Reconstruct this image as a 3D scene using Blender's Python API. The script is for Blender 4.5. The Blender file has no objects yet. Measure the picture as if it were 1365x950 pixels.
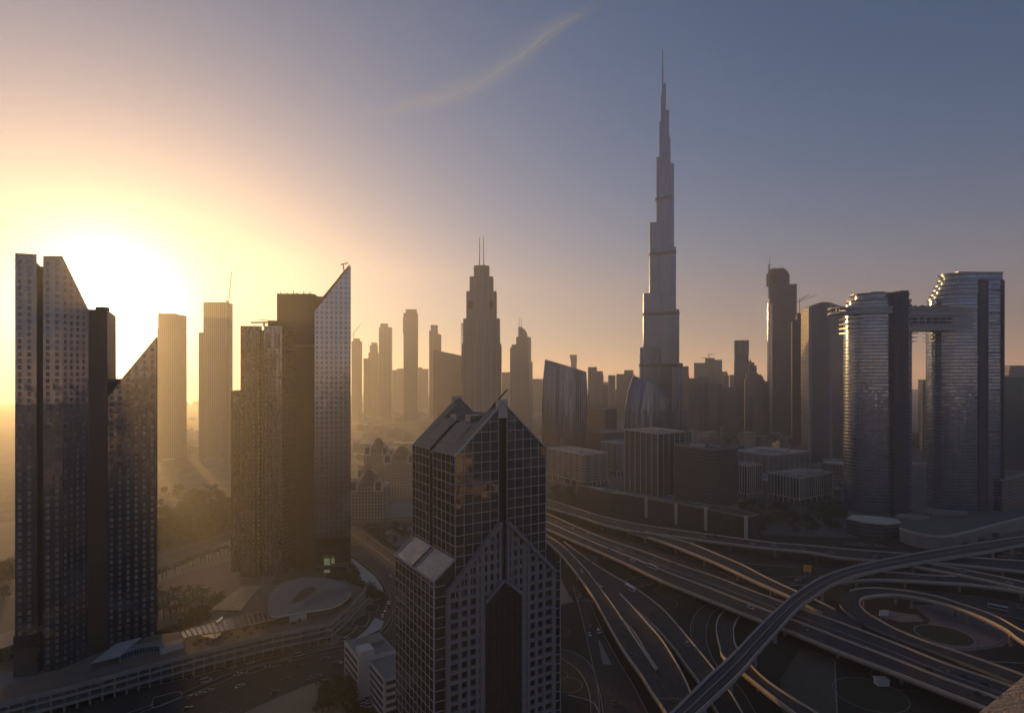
import bpy, bmesh, math, random
from mathutils import Vector, Matrix
random.seed(7)
SC = bpy.context.scene
COL = SC.collection
# ------------------------------------------------------------------ light and air, all in one place
SKY_STR, SKY_AIR, SKY_SAT, SKY_TINT = 0.12, (1.0, 0.0, 4.0), .82, (.64, .85, .94, 1)
AUREOLE = [(380.0, 7.0, (1, .87, .55, 1))]
BELT = (14.0, 1.25, (1.0, .45, .2, 1))
SUN_E, SUN_COL, EXPO = 3.5, (1.0, .53, .15), 0.13
HAZE_COL, HAZE_D, HAZE_G, CLOUD_A = (.9, .94, 1.0, 1), 2.3e-4, .70, .45

# ------------------------------------------------------------------ camera
H, F, CX, HY = 163.0, 805.0, 682.5, 495.0      # eye height, focal length and horizon row in photo pixels
cam_d = bpy.data.cameras.new('camera'); cam = bpy.data.objects.new('camera', cam_d); COL.objects.link(cam)
cam.location = (0, 0, H); cam.rotation_euler = (math.radians(90), 0, 0)
cam_d.sensor_width = 36.0; cam_d.lens = 36.0*F/1365.0
cam_d.shift_y = 20.0/1365.0
cam_d.clip_start = 0.5; cam_d.clip_end = 200000.0
SC.camera = cam
# ------------------------------------------------------------------ sky, sun, exposure
SUN_AZ, SUN_EL = -33.8, 4.9                     # degrees from +Y (left negative), above the horizon
sa, se = math.radians(SUN_AZ), math.radians(SUN_EL)
SUND = Vector((math.sin(sa)*math.cos(se), math.cos(sa)*math.cos(se), math.sin(se)))
world = bpy.data.worlds.new('World'); SC.world = world; world.use_nodes = True
nt = world.node_tree; nt.nodes.clear()
def wn(t): return nt.nodes.new(t)
sky = wn('ShaderNodeTexSky'); sky.sky_type = 'NISHITA'; sky.sun_disc = False
sky.sun_elevation = se; sky.sun_rotation = sa; sky.altitude = 160
sky.air_density, sky.dust_density, sky.ozone_density = SKY_AIR
bg = wn('ShaderNodeBackground'); bg.inputs['Strength'].default_value = SKY_STR
wo = wn('ShaderNodeOutputWorld')
hsv = wn('ShaderNodeHueSaturation'); hsv.inputs['Saturation'].default_value = SKY_SAT; nt.links.new(sky.outputs[0], hsv.inputs['Color'])
tn = wn('ShaderNodeMix'); tn.data_type = 'RGBA'; tn.blend_type = 'MULTIPLY'; tn.inputs[0].default_value = 1.0; nt.links.new(hsv.outputs[0], tn.inputs[6]); tn.inputs[7].default_value = SKY_TINT
nt.links.new(tn.outputs[2], bg.inputs[0])
# the sun's aureole in dusty air: brightness falls off with the angle from the sun
tc = wn('ShaderNodeTexCoord'); dp = wn('ShaderNodeVectorMath'); dp.operation = 'DOT_PRODUCT'; nt.links.new(tc.outputs['Generated'], dp.inputs[0]); dp.inputs[1].default_value = SUND
def lobe_(k, amp):
    a = wn('ShaderNodeMath'); a.operation = 'SUBTRACT'; nt.links.new(dp.outputs['Value'], a.inputs[0]); a.inputs[1].default_value = 1.0
    b_ = wn('ShaderNodeMath'); b_.operation = 'MULTIPLY'; nt.links.new(a.outputs[0], b_.inputs[0]); b_.inputs[1].default_value = k
    e = wn('ShaderNodeMath'); e.operation = 'EXPONENT'; nt.links.new(b_.outputs[0], e.inputs[0])
    f = wn('ShaderNodeMath'); f.operation = 'MULTIPLY'; nt.links.new(e.outputs[0], f.inputs[0]); f.inputs[1].default_value = amp; return f.outputs[0]
prev = bg.outputs[0]
for k, amp, colr in AUREOLE:
    bb = wn('ShaderNodeBackground'); bb.inputs[0].default_value = colr; nt.links.new(lobe_(k, amp), bb.inputs['Strength'])
    ads = wn('ShaderNodeAddShader'); nt.links.new(prev, ads.inputs[0]); nt.links.new(bb.outputs[0], ads.inputs[1]); prev = ads.outputs[0]
# the warm belt of thick air along the horizon
sz = wn('ShaderNodeSeparateXYZ'); nt.links.new(tc.outputs['Generated'], sz.inputs[0])
za = wn('ShaderNodeMath'); za.operation = 'ABSOLUTE'; nt.links.new(sz.outputs[2], za.inputs[0])
zm = wn('ShaderNodeMath'); zm.operation = 'MULTIPLY'; nt.links.new(za.outputs[0], zm.inputs[0]); zm.inputs[1].default_value = -BELT[0]
ze_ = wn('ShaderNodeMath'); ze_.operation = 'EXPONENT'; nt.links.new(zm.outputs[0], ze_.inputs[0])
zf = wn('ShaderNodeMath'); zf.operation = 'MULTIPLY'; nt.links.new(ze_.outputs[0], zf.inputs[0]); zf.inputs[1].default_value = BELT[1]
bb = wn('ShaderNodeBackground'); bb.inputs[0].default_value = BELT[2]; nt.links.new(zf.outputs[0], bb.inputs['Strength'])
ads = wn('ShaderNodeAddShader'); nt.links.new(prev, ads.inputs[0]); nt.links.new(bb.outputs[0], ads.inputs[1]); nt.links.new(ads.outputs[0], wo.inputs[0])
sun_d = bpy.data.lights.new('sun', 'SUN'); sun = bpy.data.objects.new('sun', sun_d); COL.objects.link(sun)
sun_d.energy = SUN_E; sun_d.angle = math.radians(0.53); sun_d.color = SUN_COL
sun.rotation_euler = SUND.to_track_quat('Z', 'Y').to_euler()
SC.view_settings.view_transform = 'Standard'; SC.view_settings.look = 'None'
SC.view_settings.gamma = 1.0; SC.view_settings.exposure = EXPO; SC.view_settings.use_curve_mapping = False
SC.render.engine = 'CYCLES'
cy = SC.cycles
cy.use_denoising = True; cy.max_bounces = 6; cy.diffuse_bounces = 2; cy.glossy_bounces = 3
cy.transmission_bounces = 3; cy.volume_bounces = 1; cy.transparent_max_bounces = 8
cy.sample_clamp_indirect = 6.0; cy.use_adaptive_sampling = True; cy.adaptive_threshold = 0.02
# ------------------------------------------------------------------ geometry of the view
def PX(px, Y): return (px-CX)/F*Y
def PZ(py, Y): return H+(HY-py)/F*Y
def YG(py, z=0.0): return (H-z)*F/(py-HY)
def G(px, py, z=0.0):
    Y = YG(py, z); return Vector((PX(px, Y), Y, z))
# ------------------------------------------------------------------ materials
MATS = {}
def rgb(c): return (c[0], c[1], c[2], 1.0)
def newmat(name):
    m = bpy.data.materials.new(name); m.use_nodes = True
    n = m.node_tree; b = n.nodes['Principled BSDF']; MATS[name] = m
    return m, n, b
def mth(n, op, a, b=None, c=None):
    q = n.nodes.new('ShaderNodeMath'); q.operation = op
    for i, v in enumerate((a, b, c)):
        if v is None: continue
        if isinstance(v, (int, float)): q.inputs[i].default_value = v
        else: n.links.new(v, q.inputs[i])
    return q.outputs[0]
def mixc(n, f, a, b):
    q = n.nodes.new('ShaderNodeMix'); q.data_type = 'RGBA'
    for s, v in ((q.inputs[0], f), (q.inputs[6], a), (q.inputs[7], b)):
        if isinstance(v, (int, float)): s.default_value = v
        elif isinstance(v, tuple): s.default_value = rgb(v)
        else: n.links.new(v, s)
    return q.outputs[2]
def mixf(n, f, a, b):
    q = n.nodes.new('ShaderNodeMix'); q.data_type = 'FLOAT'
    for s, v in ((q.inputs[0], f), (q.inputs[2], a), (q.inputs[3], b)):
        if isinstance(v, (int, float)): s.default_value = v
        else: n.links.new(v, s)
    return q.outputs[0]
def noise(n, vec, scale, detail=3, rough=.5):
    q = n.nodes.new('ShaderNodeTexNoise'); q.inputs['Scale'].default_value = scale
    q.inputs['Detail'].default_value = detail; q.inputs['Roughness'].default_value = rough
    if vec is not None: n.links.new(vec, q.inputs['Vector'])
    return q.outputs['Fac']
def plain(name, col, rough=.8, metal=0.0, var=.25, scale=.3, spec=.5, bump=0.0):
    m, n, b = newmat(name)
    t = n.nodes.new('ShaderNodeTexCoord')
    f = noise(n, t.outputs['Object'], scale, 5, .6)
    f2 = noise(n, t.outputs['Object'], scale*9, 3, .6)
    v = mth(n, 'ADD', mth(n, 'MULTIPLY', f, .7), mth(n, 'MULTIPLY', f2, .3))
    lo = tuple(c*(1-var*1.6) for c in col); hi = tuple(min(1, c*(1+var*1.6)) for c in col)
    n.links.new(mixc(n, v, lo, hi), b.inputs['Base Color'])
    b.inputs['Roughness'].default_value = rough; b.inputs['Metallic'].default_value = metal
    b.inputs['Specular IOR Level'].default_value = spec
    if bump:
        bp = n.nodes.new('ShaderNodeBump'); bp.inputs['Strength'].default_value = bump; bp.inputs['Distance'].default_value = .05
        n.links.new(f2, bp.inputs['Height']); n.links.new(bp.outputs[0], b.inputs['Normal'])
    return m
def cellmask(n, s, w, frac, off=.5):
    f = mth(n, 'FRACT', mth(n, 'DIVIDE', s, w))
    return mth(n, 'LESS_THAN', mth(n, 'ABSOLUTE', mth(n, 'SUBTRACT', f, off)), frac/2)
def facade(name, wall, glass, bw, fh, wu=.6, wv=.6, wrough=.6, grough=.08, gmetal=.75, wmetal=0.0, tilt=.02,
           band=None, tone=.5, curtain=.0, pier=None, wave=.012, wspec=.5):
    """window grid in metres on the UV map; band=(height, share, colour): storey bands; pier=(spacing, share): solid piers"""
    m, n, b = newmat(name)
    uv = n.nodes.new('ShaderNodeUVMap'); sp = n.nodes.new('ShaderNodeSeparateXYZ'); n.links.new(uv.outputs[0], sp.inputs[0])
    u, v = sp.outputs[0], sp.outputs[1]
    mask = mth(n, 'MULTIPLY', cellmask(n, u, bw, wu), cellmask(n, v, fh, wv))
    if pier:
        mask = mth(n, 'MULTIPLY', mask, cellmask(n, u, pier[0], 1-pier[1]))
    cb = n.nodes.new('ShaderNodeCombineXYZ')
    n.links.new(mth(n, 'FLOOR', mth(n, 'DIVIDE', u, bw)), cb.inputs[0]); n.links.new(mth(n, 'FLOOR', mth(n, 'DIVIDE', v, fh)), cb.inputs[1])
    w = n.nodes.new('ShaderNodeTexWhiteNoise'); w.noise_dimensions = '2D'; n.links.new(cb.outputs[0], w.inputs['Vector'])
    r = w.outputs['Value']
    g = mixc(n, mth(n, 'MULTIPLY', r, tone), glass, tuple(c*.45 for c in glass))
    if curtain:
        g = mixc(n, mth(n, 'GREATER_THAN', r, 1-curtain), g, (.3, .27, .23))
    wn_ = noise(n, uv.outputs[0], .05, 5, .65)
    wl = mixc(n, wn_, tuple(c*.72 for c in wall), tuple(min(1, c*1.28) for c in wall))
    if band:
        bm_ = cellmask(n, v, band[0], band[1])
        wl = mixc(n, bm_, wl, band[2]); mask = mth(n, 'MULTIPLY', mask, mth(n, 'SUBTRACT', 1.0, bm_))
    n.links.new(mixc(n, mask, wl, g), b.inputs['Base Color'])
    n.links.new(mixf(n, mask, wrough, grough), b.inputs['Roughness'])
    n.links.new(mixf(n, mask, wmetal, gmetal), b.inputs['Metallic'])
    b.inputs['Specular IOR Level'].default_value = wspec
    # every pane hangs a touch out of true, and the glass itself is wavy
    ge = n.nodes.new('ShaderNodeNewGeometry')
    s1 = n.nodes.new('ShaderNodeVectorMath'); s1.operation = 'SUBTRACT'; n.links.new(w.outputs['Color'], s1.inputs[0]); s1.inputs[1].default_value = (.5, .5, .5)
    s2 = n.nodes.new('ShaderNodeVectorMath'); s2.operation = 'SCALE'; n.links.new(s1.outputs[0], s2.inputs[0]); s2.inputs['Scale'].default_value = tilt
    nz = n.nodes.new('ShaderNodeTexNoise'); nz.inputs['Scale'].default_value = .35; nz.inputs['Detail'].default_value = 2; n.links.new(uv.outputs[0], nz.inputs['Vector'])
    s3 = n.nodes.new('ShaderNodeVectorMath'); s3.operation = 'SUBTRACT'; n.links.new(nz.outputs['Color'], s3.inputs[0]); s3.inputs[1].default_value = (.5, .5, .5)
    s4 = n.nodes.new('ShaderNodeVectorMath'); s4.operation = 'SCALE'; n.links.new(s3.outputs[0], s4.inputs[0]); s4.inputs['Scale'].default_value = wave*4
    a1 = n.nodes.new('ShaderNodeVectorMath'); a1.operation = 'ADD'; n.links.new(s2.outputs[0], a1.inputs[0]); n.links.new(s4.outputs[0], a1.inputs[1])
    a2 = n.nodes.new('ShaderNodeVectorMath'); a2.operation = 'ADD'; n.links.new(a1.outputs[0], a2.inputs[0]); n.links.new(ge.outputs['Normal'], a2.inputs[1])
    a3 = n.nodes.new('ShaderNodeVectorMath'); a3.operation = 'NORMALIZE'; n.links.new(a2.outputs[0], a3.inputs[0])
    bp = n.nodes.new('ShaderNodeBump'); bp.inputs['Strength'].default_value = .6; bp.inputs['Distance'].default_value = .12; bp.invert = True
    n.links.new(mask, bp.inputs['Height']); n.links.new(a3.outputs[0], bp.inputs['Normal']); n.links.new(bp.outputs[0], b.inputs['Normal'])
    return m
def road_mat(name, col=(.05, .048, .05), lane=3.6, line=.5, solid=True, rough=.75):
    m, n, b = newmat(name)
    uv = n.nodes.new('ShaderNodeUVMap'); sp = n.nodes.new('ShaderNodeSeparateXYZ'); n.links.new(uv.outputs[0], sp.inputs[0])
    u, v = sp.outputs[0], sp.outputs[1]
    ln = mth(n, 'MULTIPLY', cellmask(n, u, lane, .16/lane), cellmask(n, v, 12, .35))
    wear = noise(n, uv.outputs[0], 1.2, 4, .7)
    ln = mth(n, 'MULTIPLY', ln, mth(n, 'GREATER_THAN', wear, .4))
    # tyre-darkened wheel tracks and repaired patches
    tr = mth(n, 'ABSOLUTE', mth(n, 'SINE', mth(n, 'MULTIPLY', u, math.pi/lane*2)))
    f = noise(n, uv.outputs[0], .05, 6, .7)
    a = mixc(n, f, tuple(c*.62 for c in col), tuple(c*1.5 for c in col))
    a = mixc(n, mth(n, 'MULTIPLY', tr, .3), a, tuple(c*.45 for c in col))
    a = mixc(n, mth(n, 'MULTIPLY', cellmask(n, v, 31, .02), .7), a, tuple(c*.25 for c in col))
    pt = noise(n, uv.outputs[0], .35, 2, .4); a = mixc(n, mth(n, 'MULTIPLY', mth(n, 'GREATER_THAN', pt, .63), .45), a, tuple(c*1.9 for c in col))
    n.links.new(mixc(n, mth(n, 'MULTIPLY', ln, line), a, (.45, .43, .38)), b.inputs['Base Color'])
    b.inputs['Roughness'].default_value = rough
    return m
# ------------------------------------------------------------------ mesh builder
class MB:
    def __init__(s): s.v = []; s.f = []; s.uv = []; s.m = []
    def face(s, pts, uvs=None, mi=0):
        i = len(s.v); s.v.extend([tuple(p) for p in pts]); s.f.append(list(range(i, i+len(pts))))
        s.uv.extend(uvs if uvs else [(p[0]+p[1]*.37, p[2] if len(p) > 2 else 0) for p in pts]); s.m.append(mi)
    def wall(s, a, b, za0, zb0, za1, zb1, u0=0.0, mi=0):
        L = math.hypot(b[0]-a[0], b[1]-a[1])
        s.face([(a[0], a[1], za0), (b[0], b[1], zb0), (b[0], b[1], zb1), (a[0], a[1], za1)], [(u0, za0), (u0+L, zb0), (u0+L, zb1), (u0, za1)], mi)
        return u0+L
    def prism(s, poly, z0, zt, mi=0, mr=1, mb=None, u0=0.0, wm=None, roof=True):
        n = len(poly); A = sum(poly[i][0]*poly[(i+1) % n][1]-poly[(i+1) % n][0]*poly[i][1] for i in range(n))
        zt = list(zt) if isinstance(zt, (list, tuple)) else [zt]*n
        wm = list(wm) if wm else [mi]*n
        if A < 0:
            poly = poly[::-1]; zt = zt[::-1]; wm = wm[::-1]; wm = wm[1:]+wm[:1]
        u = u0
        for i in range(n):
            j = (i+1) % n; u = s.wall(poly[i], poly[j], z0, z0, zt[i], zt[j], u, wm[i])
        if roof:
            s.face([(p[0], p[1], z) for p, z in zip(poly, zt)], [(p[0], p[1]) for p in poly], mr)
        if mb is not None: s.face([(p[0], p[1], z0) for p in poly[::-1]], [(p[0], p[1]) for p in poly[::-1]], mb)
    def box(s, x0, y0, z0, x1, y1, z1, mi=0, mt=None):
        s.prism([(x0, y0), (x1, y0), (x1, y1), (x0, y1)], z0, z1, mi, mi if mt is None else mt, mi)
    def bar(s, p, q, w, h=None, mi=0):
        p, q = Vector(p), Vector(q); d = (q-p); L = d.length
        if L < 1e-6: return
        d /= L; h = h or w
        up = Vector((0, 0, 1)) if abs(d.z) < .95 else Vector((1, 0, 0))
        a = d.cross(up).normalized()*w/2; b = a.cross(d).normalized()*h/2
        c = [p-a-b, p+a-b, p+a+b, p-a+b]; e = [q-a-b, q+a-b, q+a+b, q-a+b]
        for i in range(4):
            j = (i+1) % 4; s.face([c[i], c[j], e[j], e[i]], [(0, 0), (w, 0), (w, L), (0, L)], mi)
        s.face(c[::-1], None, mi); s.face(e, None, mi)
    def cyl(s, p, q, r0, r1=None, n=10, mi=0, cap=True):
        p, q = Vector(p), Vector(q); r1 = r0 if r1 is None else r1
        d = (q-p).normalized(); up = Vector((0, 0, 1)) if abs(d.z) < .95 else Vector((1, 0, 0))
        a = d.cross(up).normalized(); b = d.cross(a).normalized()
        if abs(d.z) > .95: a, b = Vector((1, 0, 0)), Vector((0, 1, 0))*(1 if d.z > 0 else -1)
        P = [p+(a*math.cos(t)+b*math.sin(t))*r0 for t in [2*math.pi*i/n for i in range(n)]]
        Q = [q+(a*math.cos(t)+b*math.sin(t))*r1 for t in [2*math.pi*i/n for i in range(n)]]
        L = (q-p).length; c = 2*math.pi*max(r0, r1)/n
        for i in range(n):
            j = (i+1) % n; s.face([P[i], P[j], Q[j], Q[i]], [(c*i, p.z), (c*(i+1), p.z), (c*(i+1), p.z+L), (c*i, p.z+L)], mi)
        if cap: s.face(Q, None, mi); s.face(P[::-1], None, mi)
    def build(s, name, mats, parent=None, smooth=False, local=False, ang=35):
        me = bpy.data.meshes.new(name); off = (0, 0, 0)
        if parent is not None and not local: off = tuple(parent.location)
        me.from_pydata([(p[0]-off[0], p[1]-off[1], p[2]-off[2]) for p in s.v], [], s.f)
        uvl = me.uv_layers.new(name='UVMap')
        uvl.data.foreach_set('uv', [c for t in s.uv for c in t])
        for m in (mats if isinstance(mats, (list, tuple)) else [mats]): me.materials.append(m)
        me.polygons.foreach_set('material_index', s.m)
        if smooth:
            bm = bmesh.new(); bm.from_mesh(me); bmesh.ops.remove_doubles(bm, verts=bm.verts, dist=.002); bm.to_mesh(me); bm.free()
            me.polygons.foreach_set('use_smooth', [True]*len(me.polygons)); me.set_sharp_from_angle(angle=math.radians(ang))
        me.update()
        o = bpy.data.objects.new(name, me); COL.objects.link(o)
        if parent is not None: o.parent = parent
        return o
# ------------------------------------------------------------------ things
def tag(o, label, cat, group=None):
    o['label'] = label; o['category'] = cat
    if group: o['group'] = group
    return o
def thing(name, label, cat, loc=(0, 0, 0), rz=0.0, group=None):
    o = bpy.data.objects.new(name, None); COL.objects.link(o); o.location = loc; o.rotation_euler = (0, 0, rz)
    o.empty_display_size = 1
    return tag(o, label, cat, group)
def struct(o, kind='structure'):
    o['kind'] = kind; return o
KIDS = {}
def kids(o): return [c for c in bpy.data.objects if c.parent == o]
class Proto:
    """a finished thing that can be copied with its parts and sub-parts"""
    def __init__(s, root): s.root = root; s.tree = [(c, kids(c)) for c in kids(root)]; s.used = False
    def put(s, loc, rz=0.0, label=None, group=None, scale=1.0, mats=None):
        if not s.used:
            r = s.root; s.used = True; pairs = None
        else:
            r = s.root.copy(); COL.objects.link(r)
            for c, gs in s.tree:
                d = c.copy(); COL.objects.link(d); d.parent = r
                for g in gs:
                    e = g.copy(); COL.objects.link(e); e.parent = d
        r.location = loc; r.rotation_euler = (0, 0, rz); r.scale = (scale,)*3
        if label: r['label'] = label
        if group: r['group'] = group
        return r
ORD = ['first', 'second', 'third', 'fourth', 'fifth', 'sixth', 'seventh', 'eighth', 'ninth', 'tenth', 'eleventh', 'twelfth', 'thirteenth', 'fourteenth',
       'fifteenth', 'sixteenth', 'seventeenth', 'eighteenth', 'nineteenth']
TENS = {2: 'twent', 3: 'thirt', 4: 'fort', 5: 'fift', 6: 'sixt', 7: 'sevent', 8: 'eight', 9: 'ninet'}
def nth(i):
    if i < 19: return ORD[i]
    t, u = divmod(i+1, 10)
    if t >= 10: return 'hundred and '+nth(i-100) if i > 99 else 'hundredth'
    return TENS[t]+'ieth' if u == 0 else TENS[t]+'y-'+ORD[u-1]
def direction(a): return (math.cos(math.radians(a)), math.sin(math.radians(a)))
def along(P, ang, px):
    """the point reached from P by walking in direction ang until it stands at photo column px"""
    dx, dy = direction(ang); k = (px-CX)/F; t = (k*P[1]-P[0])/(dx-k*dy)
    return (P[0]+dx*t, P[1]+dy*t), t
def step(P, ang, L): dx, dy = direction(ang); return (P[0]+dx*L, P[1]+dy*L)
def at(px, Y): return (PX(px, Y), Y)
GA = 32.0
def corner_dims(pxL, pxC, pxR, Y, ang=GA):
    C = at(pxC, Y); _, w = along(C, ang, pxR); _, d = along(C, ang+90, pxL)
    return C, w, d
def smooth_pts(pts, n=8):
    """Catmull-Rom through the points"""
    out = []; P = [pts[0]]+list(pts)+[pts[-1]]
    for i in range(1, len(P)-2):
        for k in range(n):
            t = k/n; a, b, c, d = (Vector(q) for q in P[i-1:i+3])
            out.append(.5*((2*b)+(-a+c)*t+(2*a-5*b+4*c-d)*t*t+(-a+3*b-3*c+d)*t*t*t))
    out.append(Vector(pts[-1])); return out
def resample(pts, n):
    L = [0.0]
    for a, b in zip(pts, pts[1:]): L.append(L[-1]+(Vector(b)-Vector(a)).length)
    out = []; j = 0
    for i in range(n+1):
        s = L[-1]*i/n
        while j < len(L)-2 and L[j+1] < s: j += 1
        t = (s-L[j])/max(1e-9, L[j+1]-L[j]); out.append(Vector(pts[j]).lerp(Vector(pts[j+1]), min(1, t)))
    return out
# ================================================================== SETTING: ground, water, haze, cloud
gm, n, b = newmat('ground_soil')
t = n.nodes.new('ShaderNodeTexCoord')
f1 = noise(n, t.outputs['Object'], .0016, 8, .62); f2 = noise(n, t.outputs['Object'], .02, 6, .65)
vo = n.nodes.new('ShaderNodeTexVoronoi'); vo.feature = 'DISTANCE_TO_EDGE'; vo.inputs['Scale'].default_value = .013; n.links.new(t.outputs['Object'], vo.inputs['Vector'])
road_net = mth(n, 'LESS_THAN', vo.outputs['Distance'], .05)
c = mixc(n, f1, (.07, .062, .04), (.30, .24, .17)); c = mixc(n, mth(n, 'MULTIPLY', f2, .8), c, (.10, .085, .06)); c = mixc(n, mth(n, 'MULTIPLY', road_net, .3), c, (.28, .25, .21))
n.links.new(c, b.inputs['Base Color']); b.inputs['Roughness'].default_value = .95
g = MB()
g.face([(-5950, -3450, 0), (5950, -3450, 0), (5950, 5550, 0), (1150, 5550, 0), (-5950, 790, 0)]); ground = struct(g.build('ground', gm))
asphalt = plain('asphalt_dark', (.045, .043, .045), .85, var=.35, scale=.04)
lawn = plain('lawn', (.018, .026, .012), .95, var=.45, scale=.05)
paving = plain('paving', (.2, .17, .15), .9, var=.25, scale=.08)
sand = plain('sand_lot', (.34, .24, .15), .95, var=.2, scale=.06)
red_paving = plain('red_paving', (.36, .2, .14), .9, var=.22, scale=.12)
concrete = plain('concrete', (.28, .26, .24), .85, var=.3, scale=.12, bump=.2)
pale_concrete = plain('pale_concrete', (.5, .46, .41), .8, var=.15, scale=.15)
dark_concrete = plain('dark_concrete', (.12, .115, .115), .9, var=.25, scale=.1)
steel = plain('grey_steel', (.25, .25, .26), .45, .6, var=.15)
dark_steel = plain('dark_steel', (.05, .05, .05), .6, .3, var=.15)
white_paint = plain('white_paint', (.75, .74, .72), .5, var=.06)
roof_grey = plain('roof_grey', (.22, .21, .2), .9, var=.3, scale=.12)
roof_pale = plain('roof_pale', (.42, .4, .37), .9, var=.22, scale=.12)
green_roof = plain('green_roof', (.07, .085, .05), .95, var=.4, scale=.12)
wm_, n, b = newmat('water'); b.inputs['Base Color'].default_value = (.03, .05, .06, 1); b.inputs['Roughness'].default_value = .22; b.inputs['IOR'].default_value = 1.33
def sheet(name, pts, mat, z, zp=0.0, kind='structure'):
    """a ground-level patch whose outline is read at height z"""
    m_ = MB(); P = [G(x, y, zp) for x, y in pts]; A = sum(P[i].x*P[(i+1) % len(P)].y-P[(i+1) % len(P)].x*P[i].y for i in range(len(P)))
    if A < 0: P = P[::-1]
    m_.face([(p.x, p.y, z) for p in P], [(p.x, p.y) for p in P]); return struct(m_.build(name, mat), kind)
sheet('water', [(120, 538.5), (150, 540), (262, 539), (300, 536.5), (326, 533.5), (300, 532.5), (200, 534), (120, 537)], wm_, .2)
# haze: one closed box of even air round everything but the sky and the cloud
hz = MB(); hz.prism([(-6000, -3500), (6000, -3500), (6000, 5600), (1166, 5600), (-6000, 800)], -1.0, 868, 0, 0, 0)
hm = bpy.data.materials.new('haze_air'); hm.use_nodes = True; hn = hm.node_tree; hn.nodes.clear()
hv = hn.nodes.new('ShaderNodeVolumePrincipled'); hv.inputs['Color'].default_value = HAZE_COL; hv.inputs['Density'].default_value = HAZE_D; hv.inputs['Anisotropy'].default_value = HAZE_G
ho = hn.nodes.new('ShaderNodeOutputMaterial'); hn.links.new(hv.outputs[0], ho.inputs['Volume'])
struct(hz.build('haze', hm), 'stuff')
# thin cirrus streak, eight kilometres up
cm, n, b = newmat('cirrus'); uvn = n.nodes.new('ShaderNodeUVMap'); sp = n.nodes.new('ShaderNodeSeparateXYZ'); n.links.new(uvn.outputs[0], sp.inputs[0])
mp = n.nodes.new('ShaderNodeMapping'); mp.inputs['Scale'].default_value = (9.0, .9, 1); n.links.new(uvn.outputs[0], mp.inputs[0])
nz = noise(n, mp.outputs[0], 2.2, 8, .62)
mp2 = n.nodes.new('ShaderNodeMapping'); mp2.inputs['Scale'].default_value = (1.0, 3.0, 1); n.links.new(uvn.outputs[0], mp2.inputs[0]); nz2 = noise(n, mp2.outputs[0], 1.4, 6, .6)
edge = mth(n, 'POWER', mth(n, 'SUBTRACT', 1.0, mth(n, 'ABSOLUTE', mth(n, 'SUBTRACT', mth(n, 'MULTIPLY', mth(n, 'ADD', sp.outputs[0], mth(n, 'MULTIPLY', mth(n, 'SUBTRACT', nz2, .5), .35)), 2), 1))), 1.6)
ends = mth(n, 'MINIMUM', 1.0, mth(n, 'MULTIPLY', mth(n, 'SUBTRACT', 1.0, mth(n, 'ABSOLUTE', mth(n, 'SUBTRACT', mth(n, 'MULTIPLY', sp.outputs[1], 2), 1))), 3.0))
al = mth(n, 'MULTIPLY', mth(n, 'MULTIPLY', mth(n, 'MAXIMUM', edge, 0), ends), mth(n, 'MULTIPLY', mth(n, 'POWER', nz, 1.5), CLOUD_A*1.9))
b.inputs['Base Color'].default_value = (.5, .72, 1.0, 1); b.inputs['Roughness'].default_value = 1
n.links.new(mth(n, 'MINIMUM', 1.0, al), b.inputs['Alpha'])
tl = n.nodes.new('ShaderNodeBsdfTranslucent'); tl.inputs[0].default_value = (.5, .72, 1.0, 1); tr_ = n.nodes.new('ShaderNodeBsdfTransparent')
mx = n.nodes.new('ShaderNodeMixShader'); n.links.new(mth(n, 'MINIMUM', 1.0, al), mx.inputs[0]); n.links.new(tr_.outputs[0], mx.inputs[1]); n.links.new(tl.outputs[0], mx.inputs[2])
ad = n.nodes.new('ShaderNodeMixShader'); ad.inputs[0].default_value = .5; n.links.new(b.outputs[0], ad.inputs[1]); n.links.new(mx.outputs[0], ad.inputs[2])
n.links.new(ad.outputs[0], n.nodes['Material Output'].inputs['Surface'])
cl = MB(); ZC = 8000.0
cpath = [(488, 158, 7), (530, 147, 11), (585, 130, 15), (640, 106, 20), (690, 72, 26), (735, 38, 24), (775, 16, 17), (815, -4, 12)]
ca, cb_ = [], []
for x, y, w in cpath:
    def cp(px, py): Y = 17000.0-px*2; return (PX(px, Y), Y, PZ(py, Y))
    ca.append(cp(x-w*.45, y-w*1.0)); cb_.append(cp(x+w*.45, y+w*1.0))
ca = smooth_pts(ca, 8); cb_ = smooth_pts(cb_, 8); N_ = len(ca)
for i in range(N_-1):
    for k in range(6):
        q = lambda a, c, t: Vector(a).lerp(Vector(c), t)+Vector((0, 180*math.sin(t*3+a[0]*.0007), 0))
        t0, t1 = k/6, (k+1)/6
        cl.face([q(ca[i], cb_[i], t0), q(ca[i], cb_[i], t1), q(ca[i+1], cb_[i+1], t1), q(ca[i+1], cb_[i+1], t0)], [(t0, i/(N_-1)), (t1, i/(N_-1)), (t1, (i+1)/(N_-1)), (t0, (i+1)/(N_-1))])
struct(cl.build('cloud', cm, smooth=True, ang=180), 'stuff')

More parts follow.
